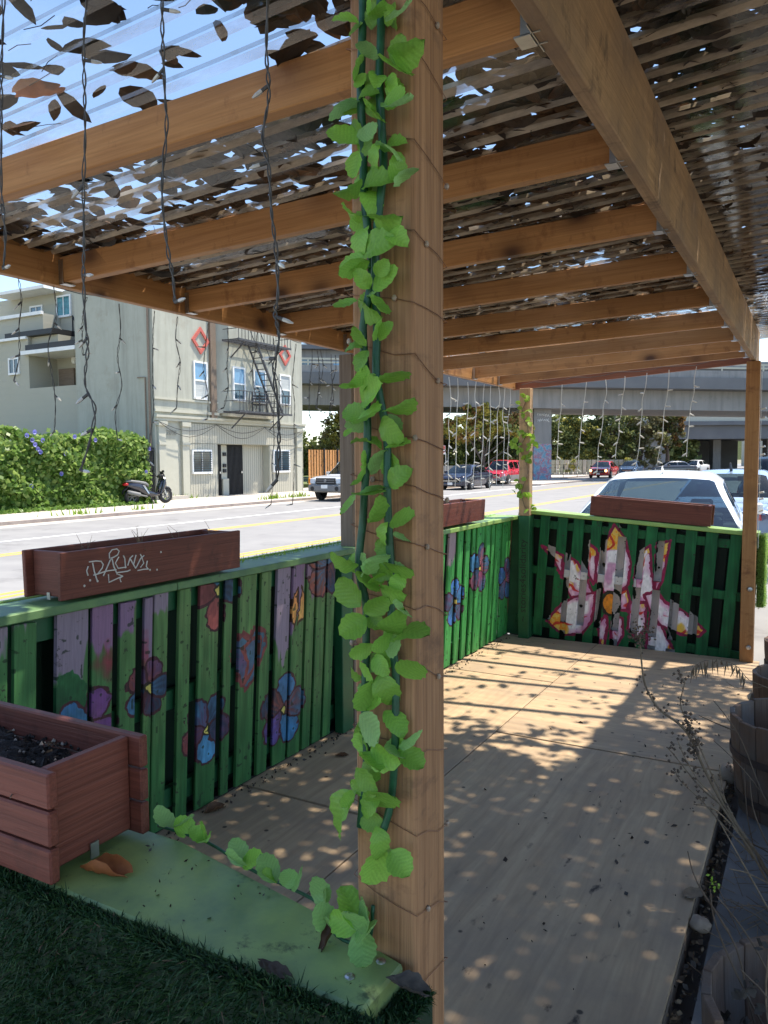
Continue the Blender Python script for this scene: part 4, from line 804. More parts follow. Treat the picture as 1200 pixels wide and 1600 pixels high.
# white sedan right behind the parklet (its tail toward us)
L = 5.2; h = L/2; bl0 = .96
tp = [(-h,.93),(-h+.2,1.03),(-h+.68,1.07),(-h+1.62,1.50),(-h+2.05,1.57),(-h+2.7,1.575),(-h+3.15,1.51),(-h+3.95,1.04),(h,.84)]
bl_ = [(-h,.92),(-h+.3,1.0),(-h+.9,1.03),(0,1.03),(h-1,.99),(h-.3,.88),(h,.78)]
t, lo = car('parked_sedan', 'white sedan parked right behind the far green pallet wall, rear window toward us', 'car', (-1.56,7.3+h,ZR), UPS+R(4.5), L, 1.80, tp, bl_, paint('white_car_paint', (.80,.80,.78), .3), (1.45,-1.4), .33, .2, ((-1.2,-.3),(-.2,.95)), 'cars parked beyond the parklet', detail=2, inset=.26)
lo('parcel_shelf', MB().rect(-h+.75,-h+1.35,-.6,.6,.94,.97), MT['seat'])
lo('antenna', MB().tube([(-h+1.95,0,1.58),(-h+1.8,0,1.65)],[.02,.008],6), MT['white'])
lo('trunk_seam', MB().tube([(-h+.62,-.62,1.08),(-h+.2,-.62,1.035),(-h+.1,-.60,.98)],.004,4), MT['black'])
tp, bl_ = sedan(4.7,1.5,.98)
t, lo = car('parked_car', 'pale blue grey car parked ahead of the white sedan', 'car', (-1.35,16.4,ZR), UPS, 4.7, 1.85, tp, bl_, paint('light_blue_paint', (.33,.43,.58), .25, .3), (1.4,-1.35), .34, .22, ((-1.3,-.3),(-.2,.85)), 'cars parked beyond the parklet', detail=2)
lo('antenna', MB().tube([(-.75,.0,1.5),(-.95,0,1.66)],[.03,.012],6), MT['black'])
tp, bl_ = wagon(4.7,1.75,1.08,1.02)
car('parked_suv', 'dark SUV with red tail light seen past the right hand post', 'SUV', (-.75,23.0,ZR), UPS, 4.7, 1.9, tp, bl_, paint('dark_paint', (.03,.04,.06), .25, .2), (1.4,-1.35), .37, .3, ((-1.95,-1.2),(-1.1,-.25),(-.15,.75)), 'cars parked beyond the parklet', detail=1)

# ------------------------------------------------------------ motor scooter
SX, SY = -22.75, 21.85
scm = Matrix.Translation((SX,SY,ZS)) @ Matrix.Rotation(R(78), 4, 'Z')
sct = thing('motor_scooter', 'black motor scooter leaning on its stand in front of the ivy hedge', 'scooter', (SX,SY,ZS))
def so(nm, mb, mat, par=None, smooth=False, bevel=0): return link(nm, mb.mesh(nm, mat, smooth, bevel), par or sct, scm)
blk = paint('scooter_black', (.02,.02,.03), .18)
for x in (-.72,.76):
    w = so('wheel', MB().lathe([(.18,-.05),(.25,-.065),(.30,-.04),(.31,0),(.30,.04),(.25,.065),(.18,.05)],22,(x,0,.31),'y'), MT['rubber'], None, True)
    rm = MB().lathe([(.17,-.045),(.2,-.05),(.2,.05),(.17,.045),(.17,-.045)],22,(x,0,.31),'y')
    for k in range(6): a = k*math.pi/3; rm.bar((x,0,.31),(x+.18*math.cos(a),0,.31+.18*math.sin(a)),.035,.03,(0,1,0))
    so('rim', rm, MT['grey_plastic'], w)
def hull(mb, secs):        # loft of rounded rectangles (x, z centre, half width, half height)
    n = 10; base = len(mb.v)
    for x, z, hw, hh in secs:
        for k in range(n):
            a = 2*math.pi*k/n; ca, sa = math.cos(a), math.sin(a); e = lambda q: math.copysign(abs(q)**.6, q); mb.v.append((x, hw*e(ca), z+hh*e(sa)))
    for i in range(len(secs)-1):
        for k in range(n): mb.f.append((base+i*n+k, base+i*n+(k+1)%n, base+(i+1)*n+(k+1)%n, base+(i+1)*n+k)); mb.mi.append(mb.m)
    mb.f.append(tuple(base+k for k in range(n))); mb.mi.append(mb.m); e = base+(len(secs)-1)*n; mb.f.append(tuple(e+k for k in range(n))); mb.mi.append(mb.m); return mb
so('body', hull(MB(), [(-1.0,.78,.06,.05),(-.8,.74,.13,.12),(-.5,.68,.17,.17),(-.2,.55,.16,.22),(-.05,.42,.14,.14),(.25,.36,.15,.07),(.42,.38,.15,.09)]), blk, None, True)
so('seat', hull(MB(), [(-.98,.90,.08,.03),(-.8,.91,.14,.05),(-.45,.86,.15,.06),(-.15,.80,.13,.07),(-.02,.72,.08,.06)]), MT['grey_plastic'], None, True)
fs = MB(); fs.prism([(.40,-.2,.36),(.52,-.24,.62),(.60,-.22,.95),(.56,-.1,1.06),(.56,.1,1.06),(.60,.22,.95),(.52,.24,.62),(.40,.2,.36)], (.07,0,.02)); so('leg_shield', fs, blk, None, False, .02)
so('front_fairing', hull(MB(), [(.42,.5,.12,.2),(.62,.75,.17,.28),(.74,.8,.1,.2),(.80,.7,.04,.08)]), blk, None, True)
so('front_mudguard', hull(MB(), [(.5,.62,.04,.03),(.7,.66,.08,.03),(.9,.62,.08,.03),(1.02,.5,.05,.03)]), blk, None, True)
so('rear_mudguard', hull(MB(), [(-1.12,.42,.06,.02),(-1.08,.55,.08,.03),(-.92,.66,.08,.03)]), MT['steel'], None, True)
hbm = MB(); hbm.tube([(.42,-.34,1.10),(.52,-.15,1.06),(.55,0,1.04),(.52,.15,1.06),(.42,.34,1.10)],.022,6); hbm.tube([(.55,0,1.04),(.78,0,.45)],.03,6); so('handlebar', hbm, MT['black'])
so('dashboard', hull(MB(), [(.46,1.06,.1,.05),(.58,1.08,.16,.09),(.68,1.0,.12,.09)]), MT['black'], None, True)
so('windshield', MB().prism([(.66,-.14,1.08),(.58,-.10,1.26),(.58,.10,1.26),(.66,.14,1.08)], (.012,0,.004)), MT['black'])
for s_ in (1,-1):
    mm = MB(); mm.tube([(.48,s_*.2,1.1),(.45,s_*.33,1.25)],.01,5); so('mirror', mm.rect(.43,.46,s_*.36-.06,s_*.36+.06,1.22,1.31), MT['black'])
so('tail_light', hull(MB(), [(-1.08,.78,.05,.04),(-1.0,.79,.12,.06),(-.92,.79,.12,.05)]), MT['redlens'], None, True)
so('exhaust', MB().tube([(-.15,-.16,.30),(-.45,-.2,.36),(-.5,-.2,.38),(-1.0,-.2,.5)],[.03,.035,.08,.075],10), MT['grey_plastic'], None, True)
so('fork', MB().bar((.60,-.08,.75),(.76,-.08,.31),.04,.04).bar((.60,.08,.75),(.76,.08,.31),.04,.04), MT['chrome'])
so('side_stand', MB().bar((.0,-.12,.32),(.05,-.28,.01),.03,.03), MT['steel'])
so('chrome_trim', MB().prism([(-.35,-.175,.75),(-.12,-.18,.42),(-.05,-.17,.40),(-.25,-.175,.74)], (0,-.01,0)), MT['chrome'])
# ------------------------------------------------------------ painted murals (drawn here as flat colour maps)
RES = 400
nrng = np.random.default_rng(5)
def smooth_noise(h, w, cell, rng=nrng):
    gh, gw = int(h/cell[0])+3, int(w/cell[1])+3; g = rng.random((gh, gw)); yy = np.arange(h)/cell[0]; xx = np.arange(w)/cell[1]
    y0 = yy.astype(int); x0 = xx.astype(int); fy = (yy-y0)[:,None]; fx = (xx-x0)[None,:]; fy = fy*fy*(3-2*fy); fx = fx*fx*(3-2*fx)
    a = g[y0][:,x0]; b_ = g[y0][:,x0+1]; c = g[y0+1][:,x0]; d = g[y0+1][:,x0+1]
    return (a*(1-fx)+b_*fx)*(1-fy)+(c*(1-fx)+d*fx)*fy
class Canvas:
    def __init__(s, u0, u1, z0, z1, base):
        s.u0, s.u1, s.z0, s.z1 = u0, u1, z0, z1; s.w = int((u1-u0)*RES); s.h = int((z1-z0)*RES)
        s.a = np.ones((s.h, s.w, 3))*np.array(base)[None,None,:]/255.
        s.n1 = smooth_noise(s.h, s.w, (38,26)); s.n2 = smooth_noise(s.h, s.w, (9,7)); s.n3 = smooth_noise(s.h, s.w, (60,5))
        s.U = (u0+(np.arange(s.w)+.5)/RES)[None,:]+np.zeros((s.h,1)); s.Z = (z0+(np.arange(s.h)+.5)/RES)[:,None]+np.zeros((1,s.w))
    def blend(s, m, col): s.a += m[...,None]*(np.array(col)/255.-s.a)
    def poly(s, pts, shade, outline=None, ow=.008, wob=.022):
        P = np.array(pts, float); j0 = max(0,int((P[:,0].min()-.05-s.u0)*RES)); j1 = min(s.w,int((P[:,0].max()+.05-s.u0)*RES)); i0 = max(0,int((P[:,1].min()-.05-s.z0)*RES)); i1 = min(s.h,int((P[:,1].max()+.05-s.z0)*RES))
        if j1 <= j0 or i1 <= i0: return
        U = s.U[i0:i1,j0:j1]+(s.n2[i0:i1,j0:j1]-.5)*wob; Z = s.Z[i0:i1,j0:j1]+(s.n1[i0:i1,j0:j1]-.5)*wob
        ins = np.zeros(U.shape, bool); D = np.full(U.shape, 9.)
        for (x1,y1),(x2,y2) in zip(P, np.roll(P,-1,0)):
            c = ((y1 > Z) != (y2 > Z)); 
            with np.errstate(divide='ignore', invalid='ignore'): xi = (x2-x1)*(Z-y1)/((y2-y1) if y2 != y1 else 1e-9)+x1
            ins ^= c & (U < xi); ex, ey = x2-x1, y2-y1; t = np.clip(((U-x1)*ex+(Z-y1)*ey)/(ex*ex+ey*ey+1e-12),0,1); D = np.minimum(D, np.hypot(U-x1-t*ex, Z-y1-t*ey))
        sub = s.a[i0:i1,j0:j1]; col = shade(U, Z, D, s.n1[i0:i1,j0:j1], s.n2[i0:i1,j0:j1])
        sub[ins] = col[ins]
        if outline is not None: 
            k = D < ow*(.6+.8*s.n2[i0:i1,j0:j1]); sub[k] = np.array(outline)/255.*(.8+.4*s.n2[i0:i1,j0:j1][k][:,None])
    def image(s, name):
        im = bpy.data.images.new(name, s.w, s.h); px = np.ones((s.h, s.w, 4), np.float32); px[...,:3] = np.clip(s.a,0,1); im.pixels.foreach_set(px.ravel()); im.update(); im.pack(); return im
def lerp3(a, b, t): return np.array(a)[None,None,:]/255.*(1-t[...,None])+np.array(b)[None,None,:]/255.*t[...,None]
def two(a, b, c=(0,0), r=.1, n=.7):
    def f(U, Z, D, n1, n2):
        an = np.arctan2(Z-c[1],U-c[0]); q = np.hypot(U-c[0],Z-c[1]); t = np.clip(q/r+(n1-.5)*n+.22*np.sin(an*17+n1*9+q*40),0,1); return lerp3(a,b,t)*(.74+.22*n2[...,None]+.24*n1[...,None])
    return f
def petal(cx, cz, ang, l, w, n=14):
    a = R(ang); out = []
    for k in range(n):
        t = 2*math.pi*k/n; x = l*(.5-.5*math.cos(t)); y = w*.5*math.sin(t)*(.55+.75*x/l)*(1 if x < l*.9 else .92); out.append((cx+x*math.cos(a)-y*math.sin(a), cz+x*math.sin(a)+y*math.cos(a)))
    return out
BLU, RED_, PUR, DKB = (50,104,136), (128,56,56), (98,64,96), (40,60,84)
def flower(cv, cx, cz, r, cols, a0=20, n=5, eye=True, asp=.8):
    for k in range(n):
        a = a0+360*k/n; ca, cb = cols[k%len(cols)]; cv.poly(petal(cx,cz,a,r,r*asp), two(ca,cb,(cx,cz),r), (70,32,40), .006)
    if eye: cv.poly(petal(cx-.018,cz,0,.04,.05), two((225,205,80),(180,160,50),(cx,cz),.04), (40,34,24), .005)
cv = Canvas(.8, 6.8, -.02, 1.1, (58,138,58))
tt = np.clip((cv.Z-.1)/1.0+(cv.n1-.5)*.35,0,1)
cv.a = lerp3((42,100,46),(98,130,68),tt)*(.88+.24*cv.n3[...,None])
k = np.clip((2.25-cv.U)/.5+(cv.n1-.5)*.5,0,1)*.75; cv.a = cv.a*(1-k[...,None])+lerp3((30,92,50),(60,120,60),tt)*k[...,None]  # greens darkened toward the near end, shade painted into the map
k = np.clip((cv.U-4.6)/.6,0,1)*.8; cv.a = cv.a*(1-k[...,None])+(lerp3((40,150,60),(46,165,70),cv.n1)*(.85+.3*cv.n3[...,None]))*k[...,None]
for u0_, u1_, zb, c in ((1.60,1.75,.98,(150,128,146)),(1.80,1.98,.80,(148,124,146)),(1.98,2.09,.84,(146,100,140)),(2.10,2.22,.96,(140,100,140)),(2.23,2.30,.72,(140,112,140)),(2.30,2.39,.94,(148,124,146)),(3.13,3.27,.60,(148,124,146)),(3.27,3.36,.72,(140,104,140)),(5.26,5.42,.80,(165,135,150)),(6.62,6.72,.2,(150,95,85)),(3.36,3.5,.9,(140,100,130))):
    m = ((cv.U > u0_) & (cv.U < u1_)) * np.clip((cv.Z-zb+(cv.n1-.5)*.16+(cv.n3-.5)*.1)/.03,0,1)*.92; cv.blend(m, c)
m = ((cv.U > 1.97) & (cv.U < 2.10))*np.clip(1-np.abs(cv.Z-.82)/.10-np.abs(cv.U-2.06)/.09+(cv.n2-.5)*.5,0,1)*.85; cv.blend(m, (150,30,50))
m = ((cv.U > 2.2) & (cv.U < 2.27))*np.clip(1-np.abs(cv.Z-.78)/.14+(cv.n2-.5)*.5,0,1)*.7; cv.blend(m, (150,40,60))
cv.poly([(1.80,.2),(1.80,.72),(1.84,.82),(1.9,.84),(1.96,.76),(1.975,.2)], two((26,82,46),(34,100,52),(1.9,.5),.4), None)
flower(cv, 2.27,.66,.13,[(RED_,PUR),(PUR,RED_),(DKB,BLU),((90,40,60),DKB),(BLU,DKB)],70,5)
flower(cv, 2.625,.375,.165,[(DKB,BLU),(PUR,BLU),(PUR,RED_),(BLU,(60,140,180)),(DKB,PUR)],55,5)
flower(cv, 3.22,.285,.20,[(BLU,(40,110,160)),((140,70,60),DKB),(PUR,(90,70,140)),(BLU,(30,120,170)),(RED_,BLU)],80,5)
flower(cv, 2.69,1.0,.17,[(RED_,(170,70,60)),(DKB,BLU),((60,120,150),BLU),(RED_,RED_)],-95,4)
cv.poly([(2.80,.66),(2.83,.74),(2.88,.78),(2.93,.74),(2.97,.78),(3.05,.75),(3.06,.66),(2.98,.54),(2.9,.48),(2.85,.56)], two((110,70,110),(60,100,120),(2.88,.64),.14,1.2), (120,50,48), .012)
cv.poly([(2.88,.7),(2.92,.62),(2.90,.52),(3.0,.62),(3.02,.72),(2.95,.73)], two((60,110,130),(90,90,120),(2.95,.64),.12,1.2), (130,56,48), .01)
flower(cv, 3.60,1.02,.2,[((60,110,150),(150,70,50)),((120,60,60),DKB),((60,110,150),(140,90,60))],-130,4,False,1.0)
cv.poly([(3.30,.72),(3.27,.80),(3.285,.88),(3.32,.93),(3.33,.84)], two((230,160,40),(220,120,30),(3.3,.8),.1), (70,40,20), .006); cv.poly([(3.32,.72),(3.34,.80),(3.36,.93),(3.39,.86),(3.385,.76)], two((240,180,60),(215,120,30),(3.35,.8),.1), (70,40,20), .006)
flower(cv, 1.97,.60,.15,[(PUR,(110,60,120)),(BLU,(40,120,180)),(RED_,PUR)],60,4)
flower(cv, 5.9,.70,.21,[((190,80,90),BLU),(BLU,(50,140,200)),(BLU,(180,90,110)),((170,70,110),BLU)],80,5); flower(cv, 5.43,.5,.19,[(BLU,(40,120,200)),(BLU,PUR)],100,5); flower(cv, 6.55,.52,.2,[((190,90,130),BLU),(BLU,(60,120,200))],85,5)
m = (cv.n2 > .86)*(cv.n1 > .5)*.6; cv.blend(m, (26,40,26))
IM_L = cv.image('left_wall_mural')
# far wall: the lotus.  Sketch coordinates (a, b) are mapped on the wall's own u, z
def lz(a, b): return (.02+a*.001583, 1.132-b*.001718)
fv = Canvas(-.05, 2.0, -.08, 1.2, (24,96,54))
fv.a = lerp3((18,78,44),(30,104,58),fv.n1)*(.88+.24*fv.n3[...,None])
def lot(base, tipc, c, r, red=.62):
    def f(U, Z, D, n1, n2):
        ax_ = np.array([U.mean()-c[0],Z.mean()-c[1]]); ax_ = ax_/np.hypot(*ax_); s_ = (U-c[0])*(-ax_[1])+(Z-c[1])*ax_[0]; l_ = (U-c[0])*ax_[0]+(Z-c[1])*ax_[1]; st_ = np.sin(s_*58+np.sin(l_*14)*1.1+n1*7+c[0]*40)*.5+.5
        t = np.clip(np.hypot(U-c[0],Z-c[1])/r,0,1); e = np.clip(1.15-D/.05+(n1-.5)*1.2,0,1)*.9; col = lerp3((244,238,240),base,e)
        e2 = np.clip((n1-.62)/.1,0,1)*.8; col = col*(1-e2[...,None])+e2[...,None]*np.array((204,140,180))/255.
        rd = np.clip((st_*.5+t*.5+n1*.5-1.10)/.05,0,1); col = col*(1-rd[...,None])+rd[...,None]*np.array((198,46,54))/255.
        tp_ = np.clip((t+(n1-.5)*.45-.76)/.05,0,1); tc_ = np.where((st_ > .88)[...,None], np.array((204,62,44))/255., np.where((n2 > .5)[...,None], np.array(tipc)/255., np.array((238,196,96))/255.)); col = col*(1-tp_[...,None])+tp_[...,None]*tc_; return col*(.93+.12*n2[...,None])
    return f
MAG = (134,30,70); ctr = lz(463,447)
for P, tipc in (([(330,150),(378,185),(380,290),(372,350),(345,310),(332,240)],(232,160,50)),([(390,205),(412,240),(430,390),(395,350),(380,290)],(220,170,120)),([(480,62),(430,150),(412,260),(425,390),(500,392),(545,340),(555,240),(530,130)],(236,160,40)),
    ([(225,235),(275,260),(320,320),(360,400),(310,430),(262,442),(215,380),(200,310)],(225,200,200)),([(80,180),(195,222),(192,325),(150,250)],(232,180,50)),([(380,405),(355,540),(300,610),(200,622),(108,565),(200,478),(262,440)],(236,160,60)),
    ([(440,505),(395,560),(400,640),(425,682),(445,560)],(225,130,160)),([(475,510),(520,520),(526,600),(480,685),(466,600)],(236,150,50)),([(665,160),(610,200),(588,300),(585,425),(645,415),(692,380),(668,280)],(240,225,225)),([(762,130),(700,150),(690,280),(680,385),(722,310)],(236,170,50)),
    ([(640,402),(700,382),(740,425),(832,462),(932,535),(905,562),(830,562),(770,548),(722,530),(668,470)],(236,190,70)),([(560,440),(640,440),(642,560),(602,612),(556,560)],(236,220,225)),([(665,498),(720,545),(775,640),(800,705),(712,692),(650,682),(655,600)],(230,170,50)),([(500,395),(545,370),(560,420),(545,470),(510,470)],(230,215,220))):
    Q = [lz(*p) for p in P]; qc = np.mean(np.array(Q),0); ad = qc-np.array(ctr); ad = ad/np.hypot(*ad); pd = np.array((-ad[1],ad[0])); Q = [tuple(qc+ad*((np.array(q)-qc)@ad)*1.04+pd*((np.array(q)-qc)@pd)*1.12) for q in Q]; fr = max(math.hypot(u-ctr[0],z-ctr[1]) for u, z in Q); fv.poly(Q, lot((218,150,186),tipc,ctr,fr), MAG, .012, .007)
fv.poly([lz(463+48*math.cos(t),447+58*math.sin(t)) for t in [2*math.pi*k/20 for k in range(20)]], two((226,150,44),(206,120,36),ctr,.1), (40,40,34), .012)
IM_F = fv.image('lotus_mural')
rv = Canvas(-.05, 2.0, -.08, 1.2, (24,96,54)); rv.a = fv.a.copy(); ua, za = lz(190,0)[0], 0; ub = lz(590,0)[0]
m = ((rv.U > ua) & (rv.U < ub) & (rv.Z > .5) & (rv.Z < .75))*1.0; rv.blend(m, (206,206,204)); IM_R = rv.image('lotus_rail_mural')
bv = Canvas(-.05, 2.0, -.08, 1.2, (16,34,24)); bv.a = fv.a*.0+np.array((14,32,22))/255.
lum = np.abs(fv.a-np.array((24,92,52))/255.).sum(-1) > .35; g = lum & (fv.n1 > .06); bv.a[g] = (np.array((232,226,222))/255.)*(.86+.2*fv.n1[g][:,None]); IM_B = bv.image('lotus_mural_back')
def mural(name, im, kk=.55, sat=1.0, val=1.0):
    m, nt, b, out = nodes(name); tx = N(nt, 'ShaderNodeTexImage'); tx.image = im; tx.extension = 'EXTEND'
    uv = N(nt, 'ShaderNodeUVMap'); nt.links.new(uv.outputs[0], tx.inputs[0]); v = coords(nt, (1,1,1))
    g = N(nt, 'ShaderNodeMapping'); g.inputs['Scale'].default_value = (2, 40, 40); nt.links.new(v, g.inputs['Vector']); n1 = noise(nt, g.outputs[0], 3, 6, .65)
    col = mix(nt, kk, tx.outputs[0], ramp(nt, n1, [(.3,(.55,.55,.55)),(.6,(1.08,1.08,1.08))]), 'MULTIPLY')
    sp_ = noise(nt, v, 38, 3, .6); big = noise(nt, v, 5, 6, .7); k = mix(nt, 1.0, ramp(nt, sp_, [(.62,(0,0,0)),(.66,(1,1,1))]), ramp(nt, big, [(.48,(0,0,0)),(.62,(1,1,1))]), 'MULTIPLY')
    col = mix(nt, k, col, (.03,.03,.022)); hs = N(nt, 'ShaderNodeHueSaturation'); hs.inputs['Saturation'].default_value = sat; hs.inputs['Value'].default_value = val; nt.links.new(col, hs.inputs['Color']); col = hs.outputs[0]; nt.links.new(col, b.inputs['Base Color']); b.inputs['Roughness'].default_value = .55; b.inputs['Specular IOR Level'].default_value = .3; bump(nt, b, n1, .35, .004); return m
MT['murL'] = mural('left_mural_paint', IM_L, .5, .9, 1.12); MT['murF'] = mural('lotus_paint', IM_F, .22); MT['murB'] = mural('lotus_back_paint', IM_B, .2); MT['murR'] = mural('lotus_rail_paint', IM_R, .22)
MT['green'] = M('dark_green_paint', (.022,.12,.045), (.014,.085,.032), rough=.5, scale=4, stretch=(2,2,2), bmp=.1)
MT['greend'] = M('gap_shade_green', (.010,.04,.018), (.006,.024,.012), rough=.7, scale=4)  # darkened green for the backing, shade painted in behind the board gaps
MT['green_hi'] = M('bright_green_paint', (.045,.27,.055), (.03,.2,.04), rough=.5, scale=4)
MT['cap'] = M('worn_green_cap_paint', (.155,.27,.10), (.075,.155,.075), rough=.55, scale=7, detail=10, bmp=.15, dirt=((.04,.05,.03),9,.64))
MT['cap_n'] = M('worn_pale_green_cap', (.33,.42,.125), (.155,.235,.105), rough=.5, scale=7.5, detail=12, bmp=.2, dirt=((.035,.05,.03),16,.60), rand=False)
MT['cap_f'] = M('lime_green_cap', (.33,.50,.14), (.24,.38,.10), rough=.55, scale=7, detail=10)

# ------------------------------------------------------------ deck of plywood sheets
MB().rect(-2.50,-2.44,.9,6.7,-.15,.012).ob('gap_filler', MT['dark'])  # filler strip added to close a light leak under the wall
tag(bpy.data.objects['gap_filler'], 'dark filler strip added to stop light under the foot of the left pallet wall', 'board')
dk = thing('plywood_deck', 'worn tan plywood deck floor laid in big sheets', 'deck', (-1.4,3.6,0))
pm, nt_, bs_, _ = nodes('weathered_plywood')
v_ = coords(nt_, (1,1,1)); vw = coords(nt_, (1,1,1), False)
g = N(nt_, 'ShaderNodeMapping'); g.inputs['Scale'].default_value = (.9, 11, 11); nt_.links.new(v_, g.inputs['Vector']); n1 = noise(nt_, g.outputs[0], 1.5, 10, .6, .9)
h2 = N(nt_, 'ShaderNodeMapping'); h2.inputs['Scale'].default_value = (.5, 2.2, 2); nt_.links.new(v_, h2.inputs['Vector']); wvt = N(nt_, 'ShaderNodeTexWave', bands_direction='Y'); wvt.inputs['Scale'].default_value = 3.0; wvt.inputs['Distortion'].default_value = 16; wvt.inputs['Detail'].default_value = 3; wvt.inputs['Detail Scale'].default_value = .8
nt_.links.new(h2.outputs[0], wvt.inputs['Vector'])
colr = ramp(nt_, n1, [(.28,(.385,.27,.165)),(.5,(.485,.345,.21)),(.7,(.57,.415,.255))])
colr = mix(nt_, .13, colr, ramp(nt_, wvt.outputs['Fac'], [(.0,(.22,.14,.085)),(.25,(.42,.30,.19))]))
sb = noise(nt_, v_, 1.6, 9, .7); colr = mix(nt_, ramp(nt_, sb, [(.42,(0,0,0)),(.7,(.75,.75,.75))]), colr, (.285,.22,.165))
st2 = N(nt_, 'ShaderNodeMapping'); st2.inputs['Scale'].default_value = (7, 13, 10); nt_.links.new(v_, st2.inputs['Vector']); n4 = noise(nt_, st2.outputs[0], 1.0, 5, .6); n5 = noise(nt_, v_, 1.1, 3)
kk = mix(nt_, 1.0, ramp(nt_, n4, [(.63,(0,0,0)),(.72,(1,1,1))]), ramp(nt_, n5, [(.42,(0,0,0)),(.6,(1,1,1))]), 'MULTIPLY'); colr = mix(nt_, kk, colr, (.075,.055,.042))
vo = N(nt_, 'ShaderNodeTexVoronoi'); vo.inputs['Scale'].default_value = 7; nt_.links.new(v_, vo.inputs['Vector']); colr = mix(nt_, ramp(nt_, vo.outputs['Distance'], [(.05,(.9,.9,.9)),(.085,(0,0,0))]), colr, (.05,.036,.028))
nt_.links.new(colr, bs_.inputs['Base Color']); bs_.inputs['Roughness'].default_value = .75; bs_.inputs['Specular IOR Level'].default_value = .25; bump(nt_, bs_, n1, .12, .004)
def sheet(x0, x1, y0, y1, z=0.0, along='x'):
    dz = rnd.uniform(-.0025,.0015)
    if along == 'x': return board('plywood_sheet', (x0,(y0+y1)/2,z-.009+dz), (x1,(y0+y1)/2,z-.009+dz), y1-y0-.006, .018, (0,1,0), pm, dk, .002)
    return board('plywood_sheet', ((x0+x1)/2,y0+.003,z-.009+dz), ((x0+x1)/2,y1-.003,z-.009+dz), x1-x0-.004, .018, (-1,0,0), pm, dk, .002)
sheet(-1.6,-.338,4.206,6.66,along='x'); sheet(-1.6,-.338,1.75,4.194,along='y'); sheet(-1.6,-.338,.9,1.744,along='y')
sheet(-2.46,-1.604,2.91,5.34,along='y'); sheet(-2.46,-1.604,.9,2.9,along='y'); sheet(-2.46,-1.604,5.346,6.66,along='x')
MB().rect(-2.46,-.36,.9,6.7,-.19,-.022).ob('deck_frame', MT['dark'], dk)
for x in (-.347,): board('edge_joist', (x,.9,-.06),(x,6.66,-.06), .07,.018,(0,0,1), MT['greywood'], dk, .002)

# ------------------------------------------------------------ left pallet wall
def uvset(o, fn):
    me = o.data; Mw = worldm(o); uv = me.uv_layers.new(name='UVMap')
    P = [fn(Mw @ v.co) for v in me.vertices]
    for l in me.loops: uv.data[l.index].uv = P[l.vertex_index]
def uvL(p): return ((p.y-.8)/6.0, (p.z+.02)/1.12)
lw_ = thing('pallet_wall', 'green pallet board wall painted with blue and red flowers along the street side', 'wall', (-2.45,3.8,0))
edges = [(1.06,1.16),(1.19,1.28),(1.30,1.42),(1.45,1.56),(1.58,1.635),(1.645,1.745),(1.82,1.968),(1.978,2.082),(2.11,2.205),(2.238,2.292),(2.298,2.383),(2.438,2.518),(2.56,2.70),(2.735,2.80),(2.845,2.975),(3.005,3.10),(3.14,3.262),(3.272,3.385),(3.40,3.49),(3.50,3.592),(3.61,3.70),(3.92,4.02),(4.05,4.14),(4.17,4.27),(4.31,4.40),(4.43,4.53),(4.56,4.65),(4.69,4.79),(4.83,4.92),(4.95,5.05),(5.10,5.20),(5.27,5.40),(5.43,5.53),(5.585,5.68),(5.73,5.80),(5.82,5.97),(6.0,6.115),(6.15,6.22),(6.25,6.39),(6.42,6.56),(6.575,6.655)]
for i, (a, b_) in enumerate(edges):
    w = b_-a-rnd.uniform(.006,.014); y = (a+b_)/2; dz = rnd.uniform(-.012,.006); dx = rnd.uniform(-.004,.004)
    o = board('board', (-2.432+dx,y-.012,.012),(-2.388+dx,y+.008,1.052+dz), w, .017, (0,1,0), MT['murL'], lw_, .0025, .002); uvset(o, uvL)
for z, x in ((.12,-2.467),(.56,-2.45),(1.0,-2.428)):
    board('rail', (x,.95,z),(x,6.6,z), .085,.036,(0,0,1), MT['green'], lw_, .002)
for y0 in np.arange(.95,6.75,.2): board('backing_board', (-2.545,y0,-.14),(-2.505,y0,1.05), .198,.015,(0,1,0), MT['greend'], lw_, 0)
board('corner_board', (-2.33,6.70,.0),(-2.33,6.70,1.09), .26,.018,(1,0,0), MT['green'], lw_, .002)
for y0, y1 in ((.96,2.4),(2.403,3.95),(3.953,5.2),(5.203,6.74)): board('cap_board', (-2.455,y0,1.072),(-2.455,y1,1.072), .225,.034,(1,0,0), MT['cap'] if y0 < 5 else MT['cap_f'], lw_, .004)
board('cap_board', (-2.585,.96,1.05),(-2.585,6.74,1.05), .09,.02,(0,0,1), MT['cap_f'], lw_, .003)
board('end_post', (-2.40,3.80,.0),(-2.40,3.80,1.05), .12,.06,(0,1,0), MT['green'], lw_, .004)
gr = MB()
for i in range(500):
    y = rnd.uniform(2.9,6.5); x = rnd.uniform(-2.57,-2.50); hh = rnd.uniform(.01,.035); gr.add([(x,y-.004,1.09),(x,y+.004,1.09),(x+rnd.uniform(-.02,.02),y+rnd.uniform(-.02,.02),1.09+hh)], [(0,1,2)])
o = gr.ob('moss', MT['vleaf'], lw_, fixn=False); o['kind'] = 'stuff'

